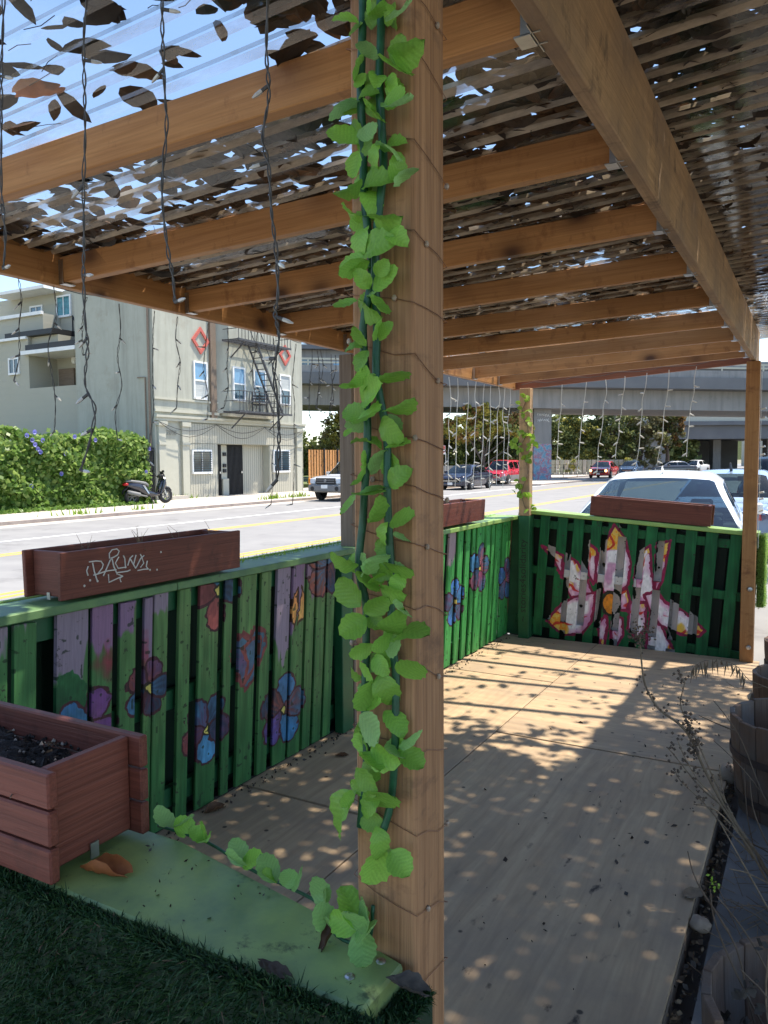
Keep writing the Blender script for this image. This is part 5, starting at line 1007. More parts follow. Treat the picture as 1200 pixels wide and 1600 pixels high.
# ------------------------------------------------------------ far pallet wall with the lotus
fw = thing('pallet_wall', 'dark green pallet board wall at the far end painted with a pink and white lotus flower', 'wall', (-1.35,6.64,0))
YF = 6.66; TH = R(4.0); FO = Vector((-2.247,YF,0)); ux = Vector((math.cos(TH),0,-math.sin(TH))); uz = Vector((math.sin(TH),0,math.cos(TH)))
def fp(u, z, d=0): return FO+ux*u+uz*z+Vector((0,d,0))
def uvF(p): q = p-FO; return ((q.x+.05)/2.05, (q.z+.08)/1.28)
for a, b_ in ((-.10,-.01),(.05,.145),(.205,.305),(.345,.450),(.50,.60),(.645,.745),(.80,.905),(.955,1.06),(1.11,1.205),(1.265,1.365),(1.42,1.525),(1.60,1.70)):
    u = (a+b_)/2+.02; o = board('board', fp(u-.02,.03),fp(u-.02,1.112), (b_-a)*.86,.017,(1,0,0), MT['murF'], fw, .0025, .002); uvset(o, uvF)
for z in (.14,.615,1.03):
    o = board('rail', fp(-.12,z,.028),fp(1.80,z,.028), .07,.034,(0,0,1), MT['murR'], fw, .002); uvset(o, uvF)
for k in range(9):
    o = board('backing_board', fp(.1+.2*k,.03,.10),fp(.1+.2*k,1.09,.10), .17,.015,(1,0,0), MT['murB'], fw, 0); uvset(o, uvF)
o = MB().prism([fp(-.2,-.1,.125),fp(1.82,0,.125),fp(1.82,1.1,.125),fp(-.2,1.1,.125)],(0,.012,0)).ob('backing_sheet', MT['murB'], fw); uvset(o, uvF)
o = board('cap_board', fp(-.12,1.132,.05),fp(1.81,1.132,.05), .2,.034,(0,1,0), MT['cap_f'], fw, .004)

# ------------------------------------------------------------ pergola
pg = thing('pergola', 'open timber pergola with clear corrugated roof over the deck', 'pergola', (-1.4,3.8,0))
def zl(x): return 2.235+(x+2.36)*.0585
np_ = board('post', (-.4765,.8965,.0),(-.4765,.8965,2.338), .089,.089,(1,0,0), MT['post'], pg, .004); np_['label'] = 'wrapped reddish timber post in the foreground'
board('post', (-2.43,3.94,0),(-2.43,3.94,2.222), .089,.089,(1,0,0), MT['greywood'], pg, .004)
board('post', (-2.24,6.60,1.10),(-2.24,6.60,2.222), .096,.089,(1,0,0), MT['fir_w'], pg, .004); o = board('post_base', (-2.24,6.60,.0),(-2.24,6.60,1.0995), .098,.092,(1,0,0), MT['green'], pg, .004); pbase = o; o['label'] = 'lower part of the corner post painted green'
fpst = board('post', (-.43,6.62,0),(-.43,6.62,2.338), .098,.089,(1,0,0), MT['fir'], pg, .004)
for z in (.12,.58): MB().lathe([(.001,-.012),(.016,-.01),(.02,0)],10,(-.415,6.572,z),'y').ob('bolt', MT['metal'], fpst)
board('header', (-2.385,.5,2.29),(-2.385,6.72,2.29), .125,.038,(0,0,1), MT['fir'], pg, .003)
board('header', (-.436,.45,2.478),(-.436,7.0,2.478), .265,.038,(0,0,1), MT['fir_w'], pg, .004)
YL = [1.25,1.90,2.53,3.17,3.80,4.43,5.06,5.70,6.25]; YR = [1.374,2.05,2.715,3.398,4.15,4.83,5.43,5.98,6.37]
for a, b_ in zip(YL, YR):
    p0 = Vector((-2.365,a,zl(-2.365)+.047)); p1 = Vector((-.456,b_,zl(-.456)+.047)); board('rafter', p0, p1, .092,.038,(0,0,1), MT['fir'], pg, .0025)
    for p, s_ in ((p0,1),(p1,-1)):
        j = MB(); j.rect(p.x-.018,p.x+.018,p.y-.0225,p.y-.0195,p.z-.05,p.z+.035); j.rect(p.x-.018,p.x+.018,p.y+.0195,p.y+.0225,p.z-.05,p.z+.035); j.rect(min(p.x,p.x+.03*s_),max(p.x,p.x+.03*s_),p.y-.0225,p.y+.0225,p.z-.0515,p.z-.0485)
        j.rect(p.x-.003*s_-.001,p.x-.003*s_+.001,p.y-.05,p.y+.05,p.z-.05,p.z+.035); j.ob('joist_hanger', MT['metal'], pg)
board('end_rafter', (-2.40,6.70,2.27),(-.456,6.70,2.385), .10,.038,(0,0,1), wood('reddish_fir',(.28,.11,.06),(.18,.065,.035),rough=.6), pg, .003)
# corrugated sheets: flat pans with raised ribs
PIT = .095; PRO = [(0,0),(.058,0),(.0655,.015),(.084,.015)]
def zroof(x): return zl(x)+.0945 if x < -.456 else 2.614+(x+.455)*.06
def csheet(x0, x1, y0, n):
    v = []; f = []; prof = [(y0+k*PIT+a, h_) for k in range(n) for a, h_ in PRO]+[(y0+n*PIT,0)]
    nx = 7
    for i in range(nx+1):
        x = x0+(x1-x0)*i/nx
        for (y, h_) in prof: v.append((x,y,zroof(x if x0 < -.46 and x < -.457 else x)+h_+.002*math.sin(x*5+y*3)))
    m = len(prof)
    for i in range(nx):
        for k in range(m-1): f.append((i*m+k,i*m+k+1,(i+1)*m+k+1,(i+1)*m+k))
    mb = MB()
    mb.add(v,[]); mb.f = f; mb.mi = [1 if q % (m-1) % 4 in (1,3) and (y0 < 1.2 or y0 > 4.3) and x0 < -1 else 2 if q % (m-1) % 4 and (1.2 <= y0 <= 4.3 or x0 > -1) else 0 for q in range(len(f))]; return mb.ob('roof_sheet', [MT['roof'],MT['rib'],MT['rib2']], pg, False, 0, False)
k = 0
while .62+k*7*PIT < 6.7: csheet(-2.62,-.458,.62+k*7*PIT,7); k += 1
k = 0
while -1.2+k*7*PIT < 6.9: csheet(-.454,1.75,-1.2+k*7*PIT,7); k += 1
board('edge_fascia', (1.72,-1.2,2.67),(1.72,7.0,2.67), .14,.038,(0,0,1), MT['fir_w'], pg, .003)
for yy in (-.6,6.9): board('post', (1.72,yy,-.04),(1.72,yy,2.6), .089,.089,(1,0,0), MT['fir_w'], pg, .004)
# dead leaves lying on the roof
rn = random.Random(21)
def cover(x, y):
    if x < -.456:
        c = .25 if y < 1.5 else .80
        if y < 1.5: c = .22+.10*max(0,x+1.6)
        if y > 1.45 and x > -1.5: c = .86
        if 1.5 < y < 2.1 and x > -1.0: c = .74
        if y > 2.15: c = .967
        if y > 1.9 and x > -1.25: c = .972 if y < 3.1 else .945
        if y < 1.5 and x > -.95: c = .9
        if y > 4.5: c = max(.06,.96-(y-4.5)*1.3)
        return c
    return (.9995 if x > .35 or y < 1.9 else .991) if y < 5.4 else .85
ll = MB(); tot = 0
def litter_leaf(p, s, rn, tilt=.2):
    a = rn.uniform(0,6.283); d = Vector((math.cos(a),math.sin(a),rn.gauss(0,tilt))).normalized(); u = Vector((-math.sin(a),math.cos(a),rn.gauss(0,tilt))).normalized(); n = d.cross(u); cu = rn.uniform(-.25,.35)*s; w = s*rn.uniform(.2,.34)
    asy = rn.uniform(.7,1.2); O = [p+d*s*a_+u*w*b_*(asy if b_ < 0 else 1)*rn.uniform(.85,1.15)+n*cu*(abs(b_)*.5+a_*a_) for a_, b_ in ((-.5,.02),(-.36,.55),(-.12,.95),(.15,.98),(.36,.6),(.53,.03),(.36,-.6),(.13,-.98),(-.14,-.93),(-.37,-.5))]+[p-n*cu*.15]
    ll.add(O, [(i_,(i_+1)%10,10) for i_ in range(10)])
clump = lambda x, y: math.sin(x*7.1+y*3.3)+math.sin(y*9.7-x*4.1)+.7*math.sin(x*17+y*13)
for x0, x1, y0, y1 in ((-2.6,-.46,.62,6.8),(-.45,1.7,-.6,6.8)):
    area = (x1-x0)*(y1-y0); Nn = int(area*(4200 if x0 < -1 else 6500))
    for i in range(Nn):
        x = rn.uniform(x0,x1); y = rn.uniform(y0,y1); c = cover(x,y); dens = -math.log(1-c)/((4200 if x < -.456 else 6500)*.0019)*(1+.38*clump(x,y)*(1 if c < .95 else .12))
        if rn.random() > dens: continue
        ph = ((y+10*PIT-(.62 if x < -.456 else -1.2))%PIT)
        if ph > .056 and rn.random() < .6: y -= ph-.03; ph = .03
        s = rn.uniform(.045,.10)*(1 if rn.random() < .85 else 1.3); z = zroof(x)+(.022 if ph > .055 else .010)+abs(rn.gauss(0,.012)); ll.m = rn.choice((0,0,0,1,2,2) if x < -.456 else (0,0,0,0,1,0)); litter_leaf(Vector((x,y,z)), s, rn)
    for i in range(int(area*60)):
        x = rn.uniform(x0,x1); y = rn.uniform(y0,y1); z = zroof(x)+.008; a = rn.uniform(-.6,.6); l_ = rn.uniform(.02,.09); ll.m = 0; k_ = rn.uniform(-.4,.4); ll.tube([(x,y,z),(x+l_*.5*math.cos(a),y+l_*.5*math.sin(a),z+.004),(x+l_*math.cos(a+k_),y+l_*math.sin(a+k_),z+rn.uniform(0,.015))],.0009,3)
tag(ll.ob('roof_leaf_litter', [MT['dry'],MT['dry2'],MT['dry3']], fixn=False), 'dead leaves heaped on the clear corrugated roof', 'leaf litter', kind='stuff')
# ------------------------------------------------------------ near end wall, its cap board and the artificial turf hung over it
nw = thing('turf_wall', 'low end wall topped with a worn pale green painted board in the foreground', 'wall', (-1.4,.8,0))
MB().rect(-2.42,-.415,.752,.835,0,.915).ob('wall_body', MT['green'], nw)
CP = [(-2.45,.752),(-.45,.748),(-.447,.846),(-.63,.893),(-.93,.95),(-2.45,.97)]
MB().prism([(x,y,.916) for x,y in CP], (0,0,.034)).ob('cap_board', MT['cap_n'], nw, bevel=.004)
for x, y in ((-.495,.79),(-.475,.835)):
    MB().lathe([(.001,.953),(.004,.953),(.0065,.9515),(.007,.949)],10,(x,y,0)).ob('screw', MT['metal'], nw)
tf = MB(); tf.m = 0
tf.prism([(-2.45,.722,.02),(-.408,.722,.02),(-.408,.722,.945),(-2.45,.722,.945)], (0,.024,0)); tf.rect(-.445,-.408,.722,.85,.86,.918)
rn = random.Random(9); tf.m = 1
NT = 3
def blade(p, n, l):
    l *= .75+.5*(.5+.5*math.sin(p.x*9+p.z*13)*math.sin(p.x*23-p.z*17)); n = Vector(n)+Vector((.35*math.sin(p.x*11+p.z*7),0,.3*math.sin(p.x*19-p.z*15))); d = (Vector(n)+Vector((rn.gauss(0,.5),rn.gauss(0,.45),rn.gauss(0,.45)))).normalized(); g = Vector((rn.gauss(0,.3),rn.gauss(0,.2),-.35+rn.gauss(0,.35))); s = d.cross(Vector((rn.gauss(0,1),rn.gauss(0,1),rn.gauss(0,1)))).normalized()*.0011
    a = p; b_ = p+d*l*.5; c = p+d*l*.85+g*l*.45
    k_ = rn.random(); tf.m = 1 if k_ < .8 else 2 if k_ < .985 else min(3,NT)
    tf.add([a-s,a+s,b_+s*.9,b_-s*.9,c], [(0,1,2,3),(3,2,4)])
for i in range(34000): blade(Vector((rn.uniform(-1.75,-.408), .724, rn.uniform(.40,.945))), (0,-.75,.35), rn.uniform(.018,.034))
for i in range(7000): blade(Vector((rn.uniform(-1.75,-.408), rn.uniform(.722,.747), .942)), (0,-.45,.7), rn.uniform(.016,.03))
for i in range(2600): blade(Vector((rn.uniform(-.446,-.410), rn.uniform(.722,.85), .917)), (.15,-.1,.8), rn.uniform(.012,.022))
tag(tf.ob('artificial_turf', [MT['turfback'],MT['turf'],MT['turf2'],MT['straw_d']], fixn=False), 'dark green artificial turf hung over the front of the near wall', 'artificial turf', kind='stuff')
tf = MB(); tf.m = 0; tf.rect(-.375,-.325,6.70,6.85,.42,1.0); tf.m = 1
for i in range(3500):
    blade(Vector((rn.uniform(-.38,-.32), 6.70, rn.uniform(.42,1.0))), (.2,-.8,.2), .03); 
    if i%2: blade(Vector((-.325, rn.uniform(6.7,6.85), rn.uniform(.42,1.0))), (.9,0,.2), .03)
tag(tf.ob('turf_strip', [MT['turfback'],MT['ivy2'],MT['ivy'],MT['ivy']], fixn=False), 'strip of bright green turf on the outer end of the far wall by the right post', 'artificial turf', kind='stuff')

# ------------------------------------------------------------ red-brown planter boxes
def planter(label, Mx, L, Wd, Hh, nb, flare=.0, rec=.035, soil_h=.7, stone=True):
    p = thing('planter_box', label, 'planter', tuple(Mx.translation), 'red brown planter boxes on the walls'); T = .018; W3 = lambda x,y,z: Mx @ Vector((x,y,z)); ax = (Mx.to_3x3() @ Vector((0,0,1)))
    hb = Hh/nb
    for sy in (0,1):
        for k in range(nb):
            def yy(z): return (T/2-flare*z) if sy == 0 else (Wd-T/2+flare*z)
            z0 = hb*k+.002; z1 = hb*(k+1)-.002; zc = (z0+z1)/2
            board('side_board', W3(0,yy(zc),zc), W3(L,yy(zc),zc), z1-z0, T, W3(0,yy(z1),z1)-W3(0,yy(z0),z0), MT['brown'], p, .003)
    for xe in (rec, L-rec):
        board('end_board', W3(xe,T+.001,Hh*.5+.002), W3(xe,Wd-T-.001,Hh*.5+.002), Hh-.012, T, ax, MT['brown'], p, .003)
    board('bottom_board', W3(rec+T,Wd/2,.03), W3(L-rec-T,Wd/2,.03), Wd-2*T-.004, .014, Mx.to_3x3() @ Vector((0,1,0)), MT['brown'], p, 0)
    sb = MB(); nx, ny = int(L*55), 9; x0, x1, y0, y1 = rec+T, L-rec-T, T, Wd-T; base = []
    for i in range(nx+1):
        for j in range(ny+1):
            x = x0+(x1-x0)*i/nx; y = y0+(y1-y0)*j/ny; base.append(W3(x,y,Hh*soil_h+rn.gauss(0,.006)+.012*math.sin(x*9+y*21)))
    sb.add(base, [(i*(ny+1)+j,(i+1)*(ny+1)+j,(i+1)*(ny+1)+j+1,i*(ny+1)+j+1) for i in range(nx) for j in range(ny)])
    def lump(c, r): 
        c = Vector(c); V = [c+Vector((rn.uniform(.6,1.2)*r*a,rn.uniform(.6,1.2)*r*b_,rn.uniform(.6,1.2)*r*d_)) for a,b_,d_ in ((1,0,0),(-1,0,0),(0,1,0),(0,-1,0),(0,0,1),(0,0,-1))]
        sb.add(V, [(0,2,4),(2,1,4),(1,3,4),(3,0,4),(2,0,5),(1,2,5),(3,1,5),(0,3,5)])
    for i in range(int(L*Wd*4200)):
        sb.m = 1 if rn.random() < .14 else 0; lump(W3(rn.uniform(x0,x1),rn.uniform(y0,y1),Hh*soil_h+.008), rn.uniform(.002,.006))
    sb.m = 2
    for i in range(int(L*22)):
        c = W3(rn.uniform(x0,x1),rn.uniform(y0,y1),Hh*soil_h+.004); a = rn.uniform(0,6.28); l_ = rn.uniform(.03,.09); sb.bar(c, c+Vector((math.cos(a)*l_,math.sin(a)*l_,rn.uniform(0,.03))), .0016,.0016)
    o = sb.ob('soil', [MT['soil'],MT['stone'],MT['straw']], p, fixn=False); o['kind'] = 'stuff'
    for xe in (rec-.012, L-rec+.012):
        MB().add([W3(xe+a,Wd*.5+b_,c) for a in (-.0015,.0015) for b_ in (-.008,.008) for c in (-.004,.022)], [(0,1,3,2),(4,6,7,5),(0,4,5,1),(2,3,7,6),(0,2,6,4),(1,5,7,3)]).ob('bracket', MT['metal'], p)
    return p
def TM(x, y, z, a=0, b_=0): return Matrix.Translation((x,y,z)) @ Matrix.Rotation(a,4,'Z') @ Matrix.Rotation(b_,4,'Y')
P1 = planter('large planter of dark soil in the lower left foreground on the green capped wall', TM(-1.93,.735,.958), .94, .20, .176, 3)
P2 = planter('planter tagged with white graffiti on the street side wall', TM(-2.335,1.815,1.102,R(90)), .985, .205, .178, 1, .03, .04, .72)
P3 = planter('planter on the street side wall seen just right of the wrapped post', TM(-2.345,4.98,1.108,R(90)), .90, .2, .172, 1, .06, .04, .8)
P4 = planter('planter on the far wall in front of the white sedan', Matrix.Translation(fp(.49,1.153,-.035)) @ Matrix.Rotation(TH,4,'Y'), .965, .2, .17, 1, .0, .03, .7)
for s_ in TAGS: MB().tube([(-2.335+.03*(z-1.102)+.0008,y,z) for y, z in s_], .0026, 5).ob('graffiti_stroke', MT['wire_w'], P2)
for y, z in DOTS: MB().lathe([(.001,.002),(.004,.0015),(.0045,0)],8,(-2.335+.03*(z-1.102)+.0006,y,z),'x').ob('graffiti_dot', MT['wire_w'], P2)
wd = MB()
for cx, cy, n in ((-2.45,2.02,7),(-2.44,2.50,6),(-2.45,2.3,10),(-2.44,2.7,5)):
    for i in range(n):
        h_ = rn.uniform(.04,.11); wd.tube([(cx,cy,1.23),(cx+rn.uniform(-.02,.02),cy+rn.uniform(-.02,.02),1.23+h_*.6),(cx+rn.uniform(-.04,.04),cy+rn.uniform(-.04,.04),1.23+h_)],[.0012,.001,.0006],4)
tag(wd.ob('dry_weeds', MT['straw']), 'thin dry weeds sprouting from the graffiti tagged planter', 'weeds', kind='stuff')
# lettering painted up the green corner board
text('lettering', '~ stories4solidarity', .085, face_m((-2.245,6.5535,.52), (0,0,1), (-1,0,0)), MT['black'], pbase, .0008, 1.12)['kind'] = 'stuff'

# ------------------------------------------------------------ wooden barrels and dry plants on the pavement
def barrel(label, cx, cy, rt, rb, Hh, n=20, soil=.62):
    br = thing('wooden_barrel', label, 'barrel', (cx,cy,-.04), 'half barrel tubs along the pavement'); z0 = -.04; T = .022
    prof = [(t, rb+(rt-rb)*(1-(1-t)**1.7)) for t in (0,.2,.4,.6,.8,1)]; a = math.pi/n*.965
    for k in range(n):
        ph = 2*math.pi*k/n+.1; V = []; F = []; dh = rn.uniform(-.006,.004)
        for t, r in prof:
            for rr, aa in ((r,-a),(r,a),(r-T,a),(r-T,-a)): V.append((t*(Hh+dh), rr*math.sin(aa), rr*math.cos(aa)))
        for i in range(5):
            for j in range(4): F.append((i*4+j,i*4+(j+1)%4,i*4+4+(j+1)%4,i*4+4+j))
        F += [(0,1,2,3),(23,22,21,20)]
        me = MB().add(V,F).mesh('stave', MT['barrel'], bevel=.0025)
        rad = Vector((math.cos(ph),math.sin(ph),0)); tan = Vector((0,0,1)).cross(rad); m = Matrix((Vector((0,0,1)), -tan, rad)).transposed().to_4x4()
        m = Matrix((Vector((0,0,1)), tan, rad)).transposed().to_4x4(); m.translation = (cx,cy,z0); link('stave', me, br, m)
    for t in (.18,.62):
        r = rb+(rt-rb)*(1-(1-t)**1.7); MB().lathe([(r+.001,z0+t*Hh-.016),(r+.004,z0+t*Hh-.016),(r+.006,z0+t*Hh+.016),(r+.002,z0+t*Hh+.016)],40,(cx,cy,0)).ob('hoop', MT['hoop'], br)
    sb = MB(); zs = z0+Hh*soil
    ring = [[(cx,cy,zs)]]+[[(cx+q*math.cos(2*math.pi*k/24),cy+q*math.sin(2*math.pi*k/24),zs+rn.gauss(0,.01)) for k in range(24)] for q in (rt*.25,rt*.5,rt*.72,(rb+(rt-rb)*(1-(1-soil)**1.7))-T*.6)]
    V = ring[0]+sum(ring[1:],[]); F = [(0,1+k,1+(k+1)%24) for k in range(24)]
    for i in range(3): F += [(1+i*24+k,1+(i+1)*24+k,1+(i+1)*24+(k+1)%24,1+i*24+(k+1)%24) for k in range(24)]
    sb.add(V,F); o = sb.ob('soil', MT['soil'], br, fixn=False); o['kind'] = 'stuff'; return br
barrel('dark barrel tub in the bottom right corner', .085,1.86,.285,.235,.44,20,.45)
barrel('barrel tub mostly out of frame between the corner tub and the tall one', .27,2.90,.27,.22,.44)
barrel('tall dark barrel tub beside the tan deck sheets', -.035,3.95,.29,.24,.45,18,.55)
barrel('sunlit barrel tub with dry twigs behind the tall dark one', -.01,4.86,.275,.225,.42,20,.7)
barrel('farthest barrel tub beside the foot of the far right post', .0,5.75,.27,.22,.42,20,.8)
def seeds(mb, c, n, r, s):
    c = Vector(c)
    for i in range(n):
        p = c+Vector((rn.gauss(0,r),rn.gauss(0,r),rn.gauss(0,r))); q = s*rn.uniform(.6,1.6); mb.add([p+Vector(v)*q for v in ((1,0,0),(-1,0,0),(0,1,0),(0,-1,0),(0,0,1),(0,0,-1))], [(0,2,4),(2,1,4),(1,3,4),(3,0,4),(2,0,5),(1,2,5),(3,1,5),(0,3,5)])
def curve_pts(P, k=4):
    P = [Vector(p) for p in P]; out = []
    for i in range(len(P)-1):
        a, b_, c, d = P[max(i-1,0)], P[i], P[i+1], P[min(i+2,len(P)-1)]
        for j in range(k):
            t = j/k; out.append(.5*((2*b_)+(c-a)*t+(2*a-5*b_+4*c-d)*t*t+(3*b_-a-3*c+d)*t**3))
    return out+[P[-1]]
dp = thing('dried_plant', 'tall dried weed with dark seed clusters arching over the deck edge', 'plant', (.0,2.85,.2))
def stalk(P, r, parent, mat='straw', heads=True):
    C = curve_pts(P); r *= 1.35; rs = [r*(1-.6*i/len(C)) for i in range(len(C))]; o = MB().tube(C, rs, 6).ob('stem', MT[mat], parent)
    return C
A1 = [(.16,2.9,.15),(-.072,2.9,.089+.06),(-.145,2.9,.231),(-.24,2.9,.359),(-.317,2.9,.495),(-.361,2.9,.593),(-.406,2.9,.644),(-.473,2.9,.686),(-.519,2.9,.758),(-.536,2.9,.839),(-.545,2.9,.955)]
C = stalk(A1,.0055,dp); sh = MB(); seeds(sh,(-.545,2.9,.96),90,.022,.004); seeds(sh,(-.542,2.9,.93),30,.012,.003)
for c in C[14:36:2]: seeds(sh, c+Vector((rn.gauss(0,.012),0,rn.gauss(0,.008))), 5, .008, .0042)
stalk([(-.51,2.9,.74),(-.53,2.905,.78),(-.537,2.9,.86)],.0022,dp)
B = [[(-.145,2.9,.208),(-.262,2.9,.42),(-.34,2.9,.585),(-.373,2.9,.65),(-.4,2.9,.716),(-.387,2.9,.793),(-.396,2.9,.81)],[(-.2,2.88,.30),(-.277,2.87,.41),(-.326,2.86,.458),(-.371,2.85,.532),(-.4,2.85,.598)],[(-.16,2.9,.22),(-.249,2.9,.299),(-.314,2.9,.367),(-.391,2.9,.429),(-.413,2.9,.465)],[(-.15,2.9,.2),(-.208,2.9,.308),(-.252,2.9,.415),(-.266,2.9,.517)],[(-.22,2.92,.34),(-.33,2.95,.40),(-.42,2.95,.50),(-.45,2.95,.53)],[(-.1,2.85,.15),(-.17,2.8,.30),(-.26,2.78,.40),(-.33,2.75,.42)]]
for P in B:
    C = stalk(P,.0028,dp)
    for c in C[len(C)//2::2]: seeds(sh, c+Vector((rn.gauss(0,.014),rn.gauss(0,.01),rn.gauss(0,.012))), 5, .010, .0042)
for c in ((-.36,2.9,.62),(-.375,2.9,.66),(-.35,2.9,.585),(-.345,2.9,.56)): seeds(sh,c,22,.014,.005)
o = sh.ob('seed_heads', MT['straw_d'], dp, fixn=False); o['kind'] = 'stuff'
dp2 = thing('dried_plant', 'bare grey twigs rising from behind the tall dark barrel', 'plant', (.05,3.1,.2))
for P in ([(.1,3.05,.1),(-.03,3.1,.2),(-.117,3.1,.317),(-.208,3.1,.542),(-.264,3.1,.63),(-.31,3.1,.685)],[(.0,3.1,.15),(-.139,3.1,.361),(-.228,3.1,.465),(-.307,3.1,.532)],[(.1,3.0,-.02),(-.105,3.0,.1),(-.173,3.0,.274),(-.193,3.0,.483)],[(-.23,3.1,.58),(-.30,3.1,.60),(-.36,3.1,.62)],[(.05,3,.1),(-.02,2.95,.35),(-.06,2.93,.6),(-.03,2.93,.72)],[(.05,3.0,.2),(-.08,2.9,.46),(-.02,2.9,.66)],[(.1,2.9,.1),(-.06,2.8,.25),(-.14,2.75,.42),(-.16,2.75,.55)],[(.12,2.8,.1),(-.02,2.7,.3),(-.05,2.6,.5),(-.10,2.6,.62)],[(.1,2.95,.1),(-.12,2.95,.22),(-.25,2.9,.27)],[(.06,2.7,.1),(-.1,2.6,.2),(-.2,2.5,.22)],[(-.03,3.2,.25),(-.10,3.3,.55),(-.06,3.35,.75)]): stalk(P,.0024,dp2,'straw_d')
dp3 = thing('dried_grass', 'pale arching dry grass stem with drooping spikelets over the far deck edge', 'plant', (-.02,4.7,.3)); C = stalk([(-.05,4.7,.26),(-.189,4.6,.353),(-.284,4.6,.386),(-.35,4.6,.456),(-.448,4.6,.48),(-.531,4.6,.452),(-.574,4.6,.41)],.002,dp3); sp_ = MB()
for c in C[9:]:
    for q in range(2): c2 = c+Vector((rn.gauss(0,.012),rn.gauss(0,.02),-rn.uniform(.04,.10))); sp_.tube([c,c.lerp(c2,.4),c2],[.001,.005,.0008],4)
stalk([(-.2,4.6,.36),(-.33,4.6,.33),(-.40,4.6,.36)],.0016,dp3); sp_.ob('spikelets', MT['straw'], dp3)
dp4 = thing('dried_plant', 'dark stalks with papery grey pods growing out of the bottom right barrel', 'plant', (.06,1.9,.2))
for P in ([(.0,1.9,.15),(-.086,1.9,.292),(-.13,1.9,.464),(-.216,1.9,.595),(-.239,1.9,.667)],[(.02,1.9,.15),(-.1,1.9,.349),(-.172,1.9,.498),(-.188,1.9,.587)],[(.05,1.95,.15),(-.064,1.95,.393),(-.121,1.95,.485),(-.178,1.95,.548)],[(.1,2.1,.15),(-.08,2.3,.359),(-.163,2.3,.502),(-.206,2.3,.575)],[(.05,2.0,.2),(-.03,2.1,.48),(-.109,2.2,.492),(-.171,2.2,.497)],[(.08,1.9,.15),(-.01,1.92,.5),(-.05,1.95,.72)],[(.1,1.95,.15),(.0,2.1,.55),(-.09,2.3,.78)],[(.0,1.8,.15),(-.06,1.8,.4),(-.05,1.8,.62)],[(.05,1.75,.15),(-.03,1.75,.42),(-.11,1.76,.5)],[(.08,2.1,.2),(-.05,2.2,.35),(-.17,2.25,.38)]): stalk(P,.0024,dp4,rn.choice(['straw_d','straw_d','straw']))
for x, y, z in ((-.102,1.8,.442),(-.086,1.8,.462),(-.121,1.8,.417),(-.073,1.8,.547),(-.095,1.8,.43),(-.07,1.8,.40),(-.14,1.81,.35),(-.09,1.79,.37)):
    pd = MB(); 
    for k in range(3): quadleaf(pd, Vector((x,y,z))+Vector((rn.gauss(0,.006),rn.gauss(0,.006),rn.gauss(0,.006))), .024, rn, .9)
    pd.ob('pod', MT['dry3'], dp4, fixn=False)
spg = MB()
for i in range(16): quadleaf(spg, Vector((-.228+rn.gauss(0,.01),2.4,.345+rn.gauss(0,.014))), .014, rn, .6)
spt = thing('green_sprig', 'tiny bright green sprig at the dark edge of the deck', 'plant', (-.15,2.4,.2)); spg.ob('leaves', MT['vleaf'], spt, fixn=False); stalk([(-.05,2.4,.05),(-.15,2.4,.2),(-.222,2.4,.345)],.0018,spt,'straw_d')
# scrub under and between the tubs
sc_ = MB()
for i in range(260):
    x = rn.uniform(-.24,.1); y = rn.uniform(1.7,3.6); a = rn.uniform(0,6.28); l_ = rn.uniform(.03,.12); c = Vector((x,y,-.035)); sc_.m = rn.randrange(2); sc_.bar(c, c+Vector((math.cos(a)*l_,math.sin(a)*l_,rn.uniform(0,.05))), .002,.002)
for i in range(900):
    x = -.305+rn.gauss(0,.018); y = rn.uniform(.9,6.6); sc_.m = rn.choice((0,1,2)); quadleaf(sc_, Vector((x,y,-.06+rn.uniform(0,.03))), rn.uniform(.008,.03), rn, .7)
tag(sc_.ob('dry_debris', [MT['straw_d'],MT['straw'],MT['dry3']], fixn=False), 'dry leaf crumbs and twigs in the gap along the deck edge', 'debris', kind='stuff')
def stone(nm, lab, c, r, mat, cat, flat=.6):
    mb = MB(); n = 10; V = []
    for i in range(6):
        th = math.pi*(i+.5)/6
        for k in range(n): a = 2*math.pi*k/n; q = r*(1+.12*math.sin(3*a+i)+rn.uniform(-.06,.06)); V.append((c[0]+q*math.sin(th)*math.cos(a), c[1]+q*math.sin(th)*math.sin(a), c[2]+flat*q*math.cos(th)))
    F = [(i*n+k,(i+1)*n+k,(i+1)*n+(k+1)%n,i*n+(k+1)%n) for i in range(5) for k in range(n)]+[tuple(range(n)),tuple(reversed(range(5*n,6*n)))]
    return tag(mb.add(V,F).ob(nm, mat, None, True), lab, cat)
stone('stone', 'pale rounded stone wedged at the dark deck edge', (-.305,2.775,-.012), .036, MT['stone'], 'stone', .7)
stone('stone', 'pale stone leaning between the deck and the tall dark barrel', (-.335,4.13,.02), .05, MT['stone'], 'stone', 1.0)

# ------------------------------------------------------------ artificial leaf garland on the post
def leaf_mesh(name, mat, seed, fold=.30, curl=.18, serr=.035):
    r_ = random.Random(seed); rows = 10; V = []; F = []
    for i in range(rows+1):
        t = i/rows; w = .40*math.sin(math.pi*min(1,t**.85))**.62*(.82+.36*t) if 0 < t < 1 else .02
        w *= 1+(serr if i%2 else -serr)*1.5
        for j, s in enumerate((-1,-.55,0,.55,1)):
            zz = -fold*abs(s)*w*.55+curl*(t-.35)**2*(1 if seed%2 else -1)+.012*math.sin(i*2.1+abs(s)*2)+(.02*r_.uniform(-1,1) if abs(s) == 1 else 0)
            V.append((t+(.018*(1 if i%2 else -1) if abs(s)==1 else 0), s*w, zz))
    for i in range(rows):
        for j in range(4): a = i*5+j; F.append((a,a+5,a+6,a+1))
    me = bpy.data.meshes.new(name); me.from_pydata(V,[],F); me.materials.append(mat); me.polygons.foreach_set('use_smooth',[True]*len(me.polygons)); return me
